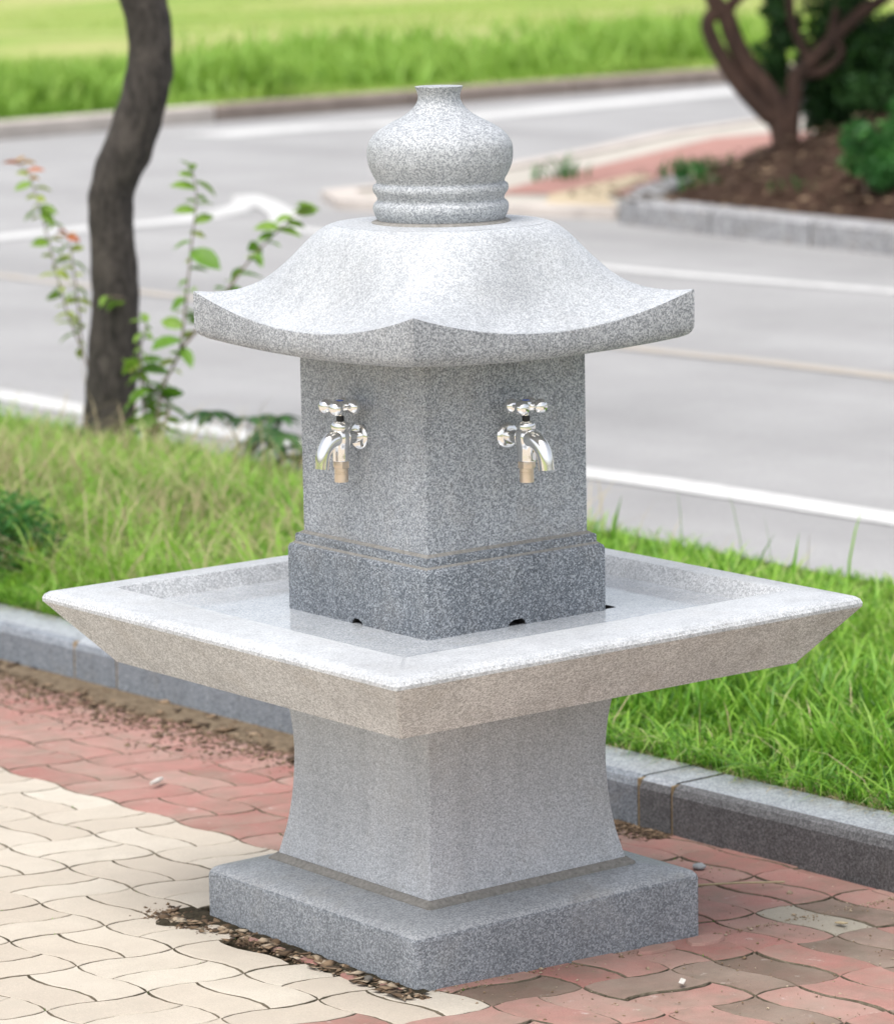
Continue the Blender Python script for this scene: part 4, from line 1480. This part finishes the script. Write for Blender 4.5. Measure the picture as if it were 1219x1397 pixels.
def shoot(name, label, stems, kinds, base, r0=0.006, gap=0.035, s0=1.0, seed=1):
    t = empty(name, base, label, 'sapling')
    r = random.Random(seed)
    nl = 0
    for st in stems:
        pts = spline(st, 6)
        rad = [r0 * (1 - 0.75 * k / (len(pts) - 1)) for k in range(len(pts))]
        bm = bmesh.new()
        tube(bm, pts, rad, 6)
        from_bm('stem', bm, M['stem'], t, True)
        # leaves alternate along the stem
        P = np.array(pts)
        seg = np.linalg.norm(np.diff(P, axis=0), axis=1)
        L = seg.sum()
        cum = np.concatenate([[0], np.cumsum(seg)])
        d = L * 0.12
        side = 0
        while d < L:
            p = [np.interp(d, cum, P[:, k]) for k in range(3)]
            fr_ = d / L
            az = r.uniform(-0.6, 0.6) + (0.9 if side % 2 else 0.9 + PI) - 1.6 + r.uniform(-0.5, 0.5)
            kd = kinds(fr_, r)
            put_leaf(kd, p, az + r.uniform(-0.8, 0.8), r.uniform(-0.6, 0.4), r.uniform(-1.0, 1.0), s0 * r.uniform(0.55, 1.25), t, base)
            side += 1
            d += gap * r.uniform(0.3, 1.8)
            nl += 1
        for q in range(3):
            put_leaf(kinds(1.0, r), P[-1], r.uniform(0, 6), r.uniform(0.0, 0.9), 0, s0 * 0.8, t, base)
    return t
shoot('sapling', 'slender shoot with orange red young leaves left of the dark trunk',
      [[[2.169, 4.384, 0.24], [2.161, 4.391, 0.286], [2.123, 4.421, 0.427], [2.098, 4.44, 0.571], [2.074, 4.458, 0.704], [2.05, 4.477, 0.806], [2.025, 4.497, 0.833]],
       [[2.155, 4.395, 0.323], [2.148, 4.401, 0.467], [2.139, 4.407, 0.57], [2.132, 4.414, 0.631]]],
      lambda f, r: ('r' if r.random() < 0.5 else 'o') if f > 0.93 else ('o' if f > 0.84 and r.random() < 0.3 else ('y' if r.random() < 0.75 else 'b')), (2.169, 4.384, 0.2), 0.0032, 0.014, 0.95, 4)
shoot('sapling', 'green leafy sapling with two long stems right of the dark trunk',
      [[[2.062, 3.935, 0.03], [2.072, 3.928, 0.091], [2.097, 3.908, 0.25], [2.135, 3.879, 0.348], [2.154, 3.864, 0.505], [2.168, 3.853, 0.642], [2.18, 3.843, 0.759], [2.174, 3.848, 0.833]],
       [[2.135, 3.879, 0.348], [2.223, 3.81, 0.484], [2.295, 3.753, 0.6], [2.374, 3.691, 0.696], [2.421, 3.655, 0.73]],
       [[2.067, 3.932, 0.05], [2.055, 3.941, 0.231], [2.053, 3.943, 0.35], [2.068, 3.932, 0.428]],
       [[2.080, 3.925, 0.12], [2.11, 3.90, 0.20], [2.06, 3.94, 0.27], [2.03, 3.96, 0.31]]],
      lambda f, r: 'b' if f > 0.8 else ('c' if r.random() < 0.3 else ('y' if r.random() < 0.2 else r.choice('ab'))), (2.066, 3.933, 0.03), 0.005, 0.018, 1.12, 9)
# low dark palmate shrub
base = (2.22, 3.62, 0.03)
sh = empty('low_shrub', base, 'low dark green shrub with long leaflets beside the road, right of the sapling', 'shrub')
r = random.Random(12)
for k in range(9):
    tx, ty, tz = 2.22 + r.uniform(-0.13, 0.27), 3.62 + r.uniform(-0.26, 0.16), 0.07 + r.uniform(0.03, 0.15)
    bm = bmesh.new()
    tube(bm, spline([(2.20 + r.uniform(-.05, .05), 3.66, 0.03), ((tx + 2.2) / 2, (ty + 3.66) / 2, tz * 0.8), (tx, ty, tz)], 4), 0.0022, 5)
    from_bm('stem', bm, M['stem'], sh, True)
    a0 = r.uniform(0, 6)
    for q in range(7):
        put_leaf(r.choice('dde'), (tx, ty, tz), a0 + q * 0.9, r.uniform(-0.35, 0.2), r.uniform(-0.3, 0.3), r.uniform(0.8, 1.15), sh, base)
# leaf sprig across the trunk
sp = empty('sprig', (2.19, 4.25, 0.42), 'small sprig of bright green leaves in front of the dark trunk', 'sprig')
bm = bmesh.new()
tube(bm, [(2.262, 4.30, 0.43), (2.20, 4.25, 0.462), (2.15, 4.26, 0.47)], 0.002, 5)
from_bm('stem', bm, M['stem'], sp, True)
for k, (dx, dz) in enumerate([(0, 0), (0.015, -0.004), (0.03, -0.012), (0.045, -0.02), (0.055, -0.02)]):
    put_leaf('ba'[k % 2], (2.15 + dx, 4.255, 0.47 + dz), 3.7 - k * 0.55, -0.4, 0.3, 0.8, sp, (2.19, 4.25, 0.42))

# ---- leaf clouds for shrubs and crowns
def cloud(name, blobs, n, size, mat, parent=None, label=None, cat=None, aspect=0.55, seed=0, shell=0.5):
    """blobs: (cx,cy,cz,rx,ry,rz); leaf quads spread through the clump volumes"""
    rg = np.random.default_rng(seed)
    vol = np.array([b[3] * b[4] * b[5] for b in blobs]) ** 0.8
    idx = rg.choice(len(blobs), n, p=vol / vol.sum())
    B = np.array(blobs)[idx]
    d = rg.normal(0, 1, (n, 3))
    d /= np.linalg.norm(d, axis=1)[:, None]
    rad = rg.random(n) ** (1 / 3.0) * (1 - shell) + shell * rg.random(n) ** 0.25
    c = B[:, :3] + d * B[:, 3:6] * rad[:, None]
    c = c + rg.normal(0, 1, (n, 3)) * B[:, 3:6] * 0.10
    u = rg.normal(0, 1, (n, 3)); u /= np.linalg.norm(u, axis=1)[:, None]
    w = rg.normal(0, 1, (n, 3)); w[:, 2] *= 0.5
    v = np.cross(u, w); v /= np.linalg.norm(v, axis=1)[:, None]
    s = size * rg.uniform(0.6, 1.3, n)
    V = np.stack([c - u * s[:, None] / 2, c + v * (s * aspect / 2)[:, None], c + u * s[:, None] / 2, c - v * (s * aspect / 2)[:, None]], 1)
    q = (np.arange(n) * 4)[:, None] + np.arange(4)[None]
    blob_t = rg.uniform(0.2, 0.8, len(blobs))[idx]
    t = np.clip(blob_t + rg.normal(0, 0.2, n), 0, 1)
    o = quad_strip_mesh(name, V.reshape(-1, 3), [q], np.repeat(t, 4), mat, parent)
    o.data.polygons.foreach_set('use_smooth', [False] * len(o.data.polygons))
    if label:
        tag(o, label, cat)
    return o

# bush at the left edge
bx = empty('bush', (0.88, 2.70, 0.03), 'rounded dark green bush with one orange flower at the left edge', 'bush')
BX = (0.90, 2.66)
cloud('foliage', [(BX[0] - 0.12, BX[1] + 0.10, 0.13, 0.15, 0.15, 0.12), (BX[0], BX[1], 0.10, 0.10, 0.10, 0.10), (BX[0] - 0.02, BX[1] + 0.04, 0.18, 0.09, 0.09, 0.07), (BX[0] - 0.16, BX[1] + 0.16, 0.20, 0.14, 0.14, 0.08), (BX[0] - 0.03, BX[1] + 0.0, 0.05, 0.11, 0.11, 0.06), (BX[0] + 0.01, BX[1] + 0.05, 0.07, 0.07, 0.07, 0.08)], 7500, 0.016, M['leafbush'], bx, seed=3, aspect=0.5)
bm = bmesh.new()
for k in range(5):
    tube(bm, [(BX[0] - 0.05, BX[1] + 0.05, 0.0), (BX[0] - 0.12 + 0.03 * k, BX[1] + 0.12 - 0.04 * k, 0.17)], [0.006, 0.003], 6)
from_bm('stem', bm, M['stem'], bx)
bm = bmesh.new()
for k in range(6):
    a = k * PI / 3
    c = Vector((BX[0] - 0.035, BX[1] - 0.075, 0.135))
    u = Vector((math.cos(a) * 0.8, -math.sin(a) * 0.6, math.sin(a) * 0.7)) * 0.008
    w = Vector((math.cos(a + 1.2) * 0.8, -math.sin(a + 1.2) * 0.6, math.sin(a + 1.2) * 0.7)) * 0.008
    bm.faces.new([bm.verts.new(c), bm.verts.new(c + u), bm.verts.new(c + (u + w) * 0.8 + Vector((-.002, -.003, 0))), bm.verts.new(c + w)])
from_bm('flower', bm, M['petal'], bx)

# ---- near tree
tree = empty('tree', (2.202, 4.359, 0.03), 'tree with a dark curved bare trunk on the grass verge', 'tree')
tp_ = [[2.200, 4.359, -0.05, .090], [2.202, 4.359, 0.03, .083], [2.205, 4.356, 0.074, .0745], [2.212, 4.351, 0.14, .0705], [2.222, 4.343, 0.272, .072], [2.232, 4.335, 0.435, .0665], [2.231, 4.336, 0.582, .064], [2.228, 4.338, 0.69, .0625], [2.235, 4.333, 0.764, .063], [2.25, 4.321, 0.814, .066], [2.273, 4.303, 0.872, .068], [2.295, 4.285, 0.953, .066], [2.322, 4.264, 1.073, .064], [2.326, 4.261, 1.173, .062], [2.315, 4.27, 1.274, .063], [2.29, 4.285, 1.394, .061], [2.28, 4.28, 1.65, .056], [2.33, 4.25, 1.95, .050], [2.40, 4.30, 2.3, .042], [2.42, 4.4, 2.7, .03]]
sp_ = spline(tp_, 5)
bm = bmesh.new()
tube(bm, [p[:3] for p in sp_], [p[3] for p in sp_], 28)
for v in bm.verts:
    c = v.co
    k = 0.0011 * math.sin(c.x * 90 + c.z * 31) + 0.001 * math.sin(c.y * 110 - c.z * 57) + 0.0006 * math.sin(c.z * 83)
    v.co += Vector((k, -k, 0))
from_bm('trunk', bm, M['bark'], tree, True)
bm = bmesh.new()
for q in range(7):
    a = q * 0.9
    z0 = 1.75 + 0.13 * q
    tube(bm, spline([(2.30, 4.27, z0), (2.30 + 0.4 * math.cos(a), 4.27 + 0.4 * math.sin(a), z0 + 0.35), (2.30 + 0.95 * math.cos(a), 4.27 + 0.95 * math.sin(a), z0 + 0.75)], 5), [0.026 - 0.0019 * i for i in range(11)], 8)
from_bm('branch', bm, M['bark'], tree, True)
blobs = []
r = random.Random(5)
for q in range(26):
    a = r.uniform(0, 2 * PI); rr = r.uniform(0.1, 1.1)
    blobs.append((2.35 + rr * math.cos(a), 4.3 + rr * math.sin(a), r.uniform(2.45, 3.5), r.uniform(0.22, 0.42), r.uniform(0.22, 0.42), r.uniform(0.16, 0.3)))
cloud('crown', blobs, 1800, 0.06, M['leafbush'], tree, seed=8)

# ---- far multi-stemmed tree on the soil bed
ft2 = empty('multi_stem_tree', (9.93, 9.76, 0.2), 'reddish multi-stemmed tree with forking branches on the soil bed across the road', 'tree')
ST = [
    ([[9.93, 9.76, 0.20], [9.90, 9.79, 0.36], [9.841, 9.829, 0.431], [9.738, 9.91, 0.578], [9.666, 9.966, 0.724], [9.625, 9.999, 0.829], [9.615, 10.006, 0.895], [9.636, 9.99, 0.94], [9.672, 9.962, 0.965]], .050, .036),
    ([[9.93, 9.76, 0.15], [9.914, 9.773, 0.351], [9.888, 9.793, 0.483], [9.79, 9.869, 0.642], [9.729, 9.918, 0.788], [9.688, 9.95, 0.932], [9.647, 9.982, 0.998], [9.627, 9.998, 1.089], [9.60, 10.0, 1.3], [9.5, 10.1, 1.7]], .062, .040),
    ([[9.69, 9.95, 0.93], [9.714, 9.929, 0.99], [9.75, 9.901, 1.035], [9.792, 9.868, 1.112], [9.9, 9.85, 1.4]], .034, .028),
    ([[9.95, 9.745, 0.15], [9.956, 9.74, 0.363], [9.972, 9.727, 0.573], [9.998, 9.707, 0.638], [10.101, 9.626, 0.766], [10.153, 9.585, 0.83], [10.257, 9.504, 0.945], [10.329, 9.448, 0.995], [10.401, 9.391, 1.072], [10.6, 9.3, 1.3]], .052, .026),
    ([[9.992, 9.711, 0.618], [10.04, 9.674, 0.62], [10.091, 9.634, 0.635], [10.153, 9.585, 0.706], [10.148, 9.589, 0.778], [10.122, 9.61, 0.818], [10.138, 9.597, 0.922], [10.153, 9.585, 1.051]], .030, .022),
    ([[10.03, 9.69, 0.68], [10.013, 9.695, 0.722], [9.977, 9.723, 0.834], [9.957, 9.739, 0.926], [9.947, 9.747, 1.056], [9.9, 9.8, 1.4]], .028, .024),
    ([[10.15, 10.0, 0.3], [10.10, 9.98, 0.6], [10.08, 9.95, 0.9], [10.07, 9.9, 1.3]], .045, .040),
]
for pts, r0, r1 in ST:
    s_ = spline(pts, 5)
    bm = bmesh.new()
    tube(bm, s_, [lerp(r0, r1, k / (len(s_) - 1)) for k in range(len(s_))], 12)
    from_bm('trunk', bm, M['bark_red'], ft2, True)
blobs = []
for q in range(30):
    a = r.uniform(0, 2 * PI); rr = r.uniform(0.1, 1.3)
    blobs.append((10.0 + rr * math.cos(a), 9.8 + rr * math.sin(a), r.uniform(1.55, 2.6), r.uniform(0.25, 0.5), r.uniform(0.25, 0.5), r.uniform(0.18, 0.35)))
cloud('crown', blobs, 9000, 0.09, M['leafdark'], ft2, seed=18)
vb = []
for k in range(16):
    t = k / 15
    vb.append((10.05 + 0.05 * math.sin(k), 9.93 + 0.04 * math.cos(k * 2), 0.45 + t * 0.75, 0.07, 0.07, 0.07))
for p in [(10.0, 9.85, 1.02), (10.05, 9.83, 0.9), (10.12, 9.75, 0.98), (9.98, 9.86, 0.85), (10.2, 9.7, 1.05), (10.2, 9.68, 0.9), (9.95, 9.80, 0.95), (9.98, 9.78, 0.80), (10.15, 9.60, 1.0), (10.25, 9.55, 1.02), (9.83, 9.88, 0.72), (9.86, 9.9, 0.62)]:
    vb.append((*p, 0.06, 0.06, 0.07))
cloud('ivy', vb, 4200, 0.035, M['leafdark'], ft2, seed=21)
# dark evergreen shrubs behind and right of it
eb = empty('dark_evergreen_bush', (10.7, 9.9, 0.2), 'large very dark evergreen bush behind the reddish multi-stemmed tree', 'bush')
blobs = []
r = random.Random(31)
for q in range(64):
    u = r.random(); v_ = r.random()
    # extent to the right of the stems (camera right is +x -y)
    blobs.append((10.26 + 0.80 * u + 0.5 * v_, 9.78 - 0.70 * u + 0.6 * v_, 0.26 + 0.52 * r.random() + 0.10 * u, 0.16, 0.16, 0.14))
for q in range(26):
    blobs.append((10.24 + r.uniform(0, .5), 9.86 - r.uniform(0, .4), r.uniform(0.30, 0.75), 0.12, 0.12, 0.10))
for q in range(14):
    blobs.append((10.32 + r.uniform(-.12, .22), 9.80 + r.uniform(-.1, .2), r.uniform(0.5, 1.02), 0.10, 0.10, 0.11))
for q in range(20):
    u = r.random()
    blobs.append((10.15 + 0.6 * u, 9.45 - 0.55 * u, 0.40 + r.uniform(-.10, .16), 0.14, 0.14, 0.11))
cloud('foliage', blobs, 32000, 0.05, M['leafdark'], eb, seed=33)
bm = bmesh.new()
for q in range(6):
    tube(bm, [(10.6 + 0.08 * q, 9.85 - 0.06 * q, 0.2), (10.55 + 0.12 * q, 9.85 - 0.1 * q, 0.75)], [0.03, 0.012], 7)
from_bm('stem', bm, M['bark_red'], eb)
GB = (9.02, 8.20, 0.26)
rb_ = empty('green_bush', (9.1, 8.1, 0.1), 'bright green leafy bush on the soil bed at the right edge', 'bush')
blobs = []
for q in range(16):
    u = r.random()
    blobs.append((9.35 + 0.45 * u, 8.35 - 0.38 * u, 0.38 + r.uniform(-.06, .14), 0.13, 0.13, 0.09))
for q in range(26):
    u = r.random()
    blobs.append((GB[0] + 0.40 * u + r.uniform(-.12, .12), GB[1] - 0.36 * u + r.uniform(-.12, .12), GB[2] + r.uniform(-0.12, 0.16 - 0.05 * abs(u - .5)), 0.10, 0.10, 0.08))
cloud('foliage', blobs, 13000, 0.045, M['leafbush'], rb_, seed=35)
bm = bmesh.new()
for q in range(5):
    tube(bm, [(9.0 + 0.06 * q, 8.2 - 0.06 * q, 0.05), (8.98 + 0.09 * q, 8.22 - 0.08 * q, 0.25)], [0.012, 0.005], 6)
from_bm('stem', bm, M['stem'], rb_)
# weeds and small tufts on the bed and at its edge
def tuft(name, x, y, z, n, h, label, cat='weed', spread=0.08):
    a = rng.normal(0, spread, n); b = rng.normal(0, spread, n)
    V_, F_, T_ = blades(x + a, y + b, np.full(n, z), rng.uniform(h * 0.4, h, n), rng.uniform(0.012, 0.025, n), rng.uniform(0.2, 1.0, n), rng.uniform(0.1, 0.75, n))
    o = quad_strip_mesh(name, V_, F_, T_, M['leafbush'], None)
    return tag(o, label, cat, kind='stuff')
tuft('weed_tuft', 9.50, 9.98, 0.10, 110, 0.15, 'green weeds at the foot of the reddish tree, on its left', spread=0.12)
tuft('weed_tuft', 9.30, 9.66, 0.05, 60, 0.12, 'low green weed at the corner of the soil bed', spread=0.07)
tuft('weed_tuft', 9.15, 8.75, 0.12, 45, 0.08, 'small weed on the bare soil slope of the bed', spread=0.12)
tuft('weed_tuft', 10.2, 11.9, ROAD + 0.03, 30, 0.20, 'sparse tall weed on the far pavement edge', spread=0.07)
# litter flecks on the mound
n = 1600
xs = rng.uniform(8.7, 10.6, n); ys = rng.uniform(5.5, 10.2, n)
VX = np.array(V if len(V[0]) == 3 else [])
MV = np.array(mound.data.vertices[0].co[:]) if False else np.array([v.co[:] for v in mound.data.vertices])
zz = np.array([MV[np.argmin((MV[:, 0] - a) ** 2 + (MV[:, 1] - b) ** 2), 2] for a, b in zip(xs, ys)])
s = rng.uniform(0.015, 0.04, n); a = rng.uniform(0, 6.28, n)
Vl = np.stack([np.stack([xs + s * np.cos(a + k * PI / 2), ys + s * 0.6 * np.sin(a + k * PI / 2), zz + 0.012 + rng.uniform(0, .02, n)], 1) for k in range(4)], 1)
q = (np.arange(n) * 4)[:, None] + np.arange(4)[None]
o = quad_strip_mesh('fallen_leaves', Vl.reshape(-1, 3), [q], np.repeat(rng.random(n) * 0.7, 4), M['litter'], None, 'stuff')
tag(o, 'brown fallen leaves on the soil bed under the far tree', 'leaves', kind='stuff')
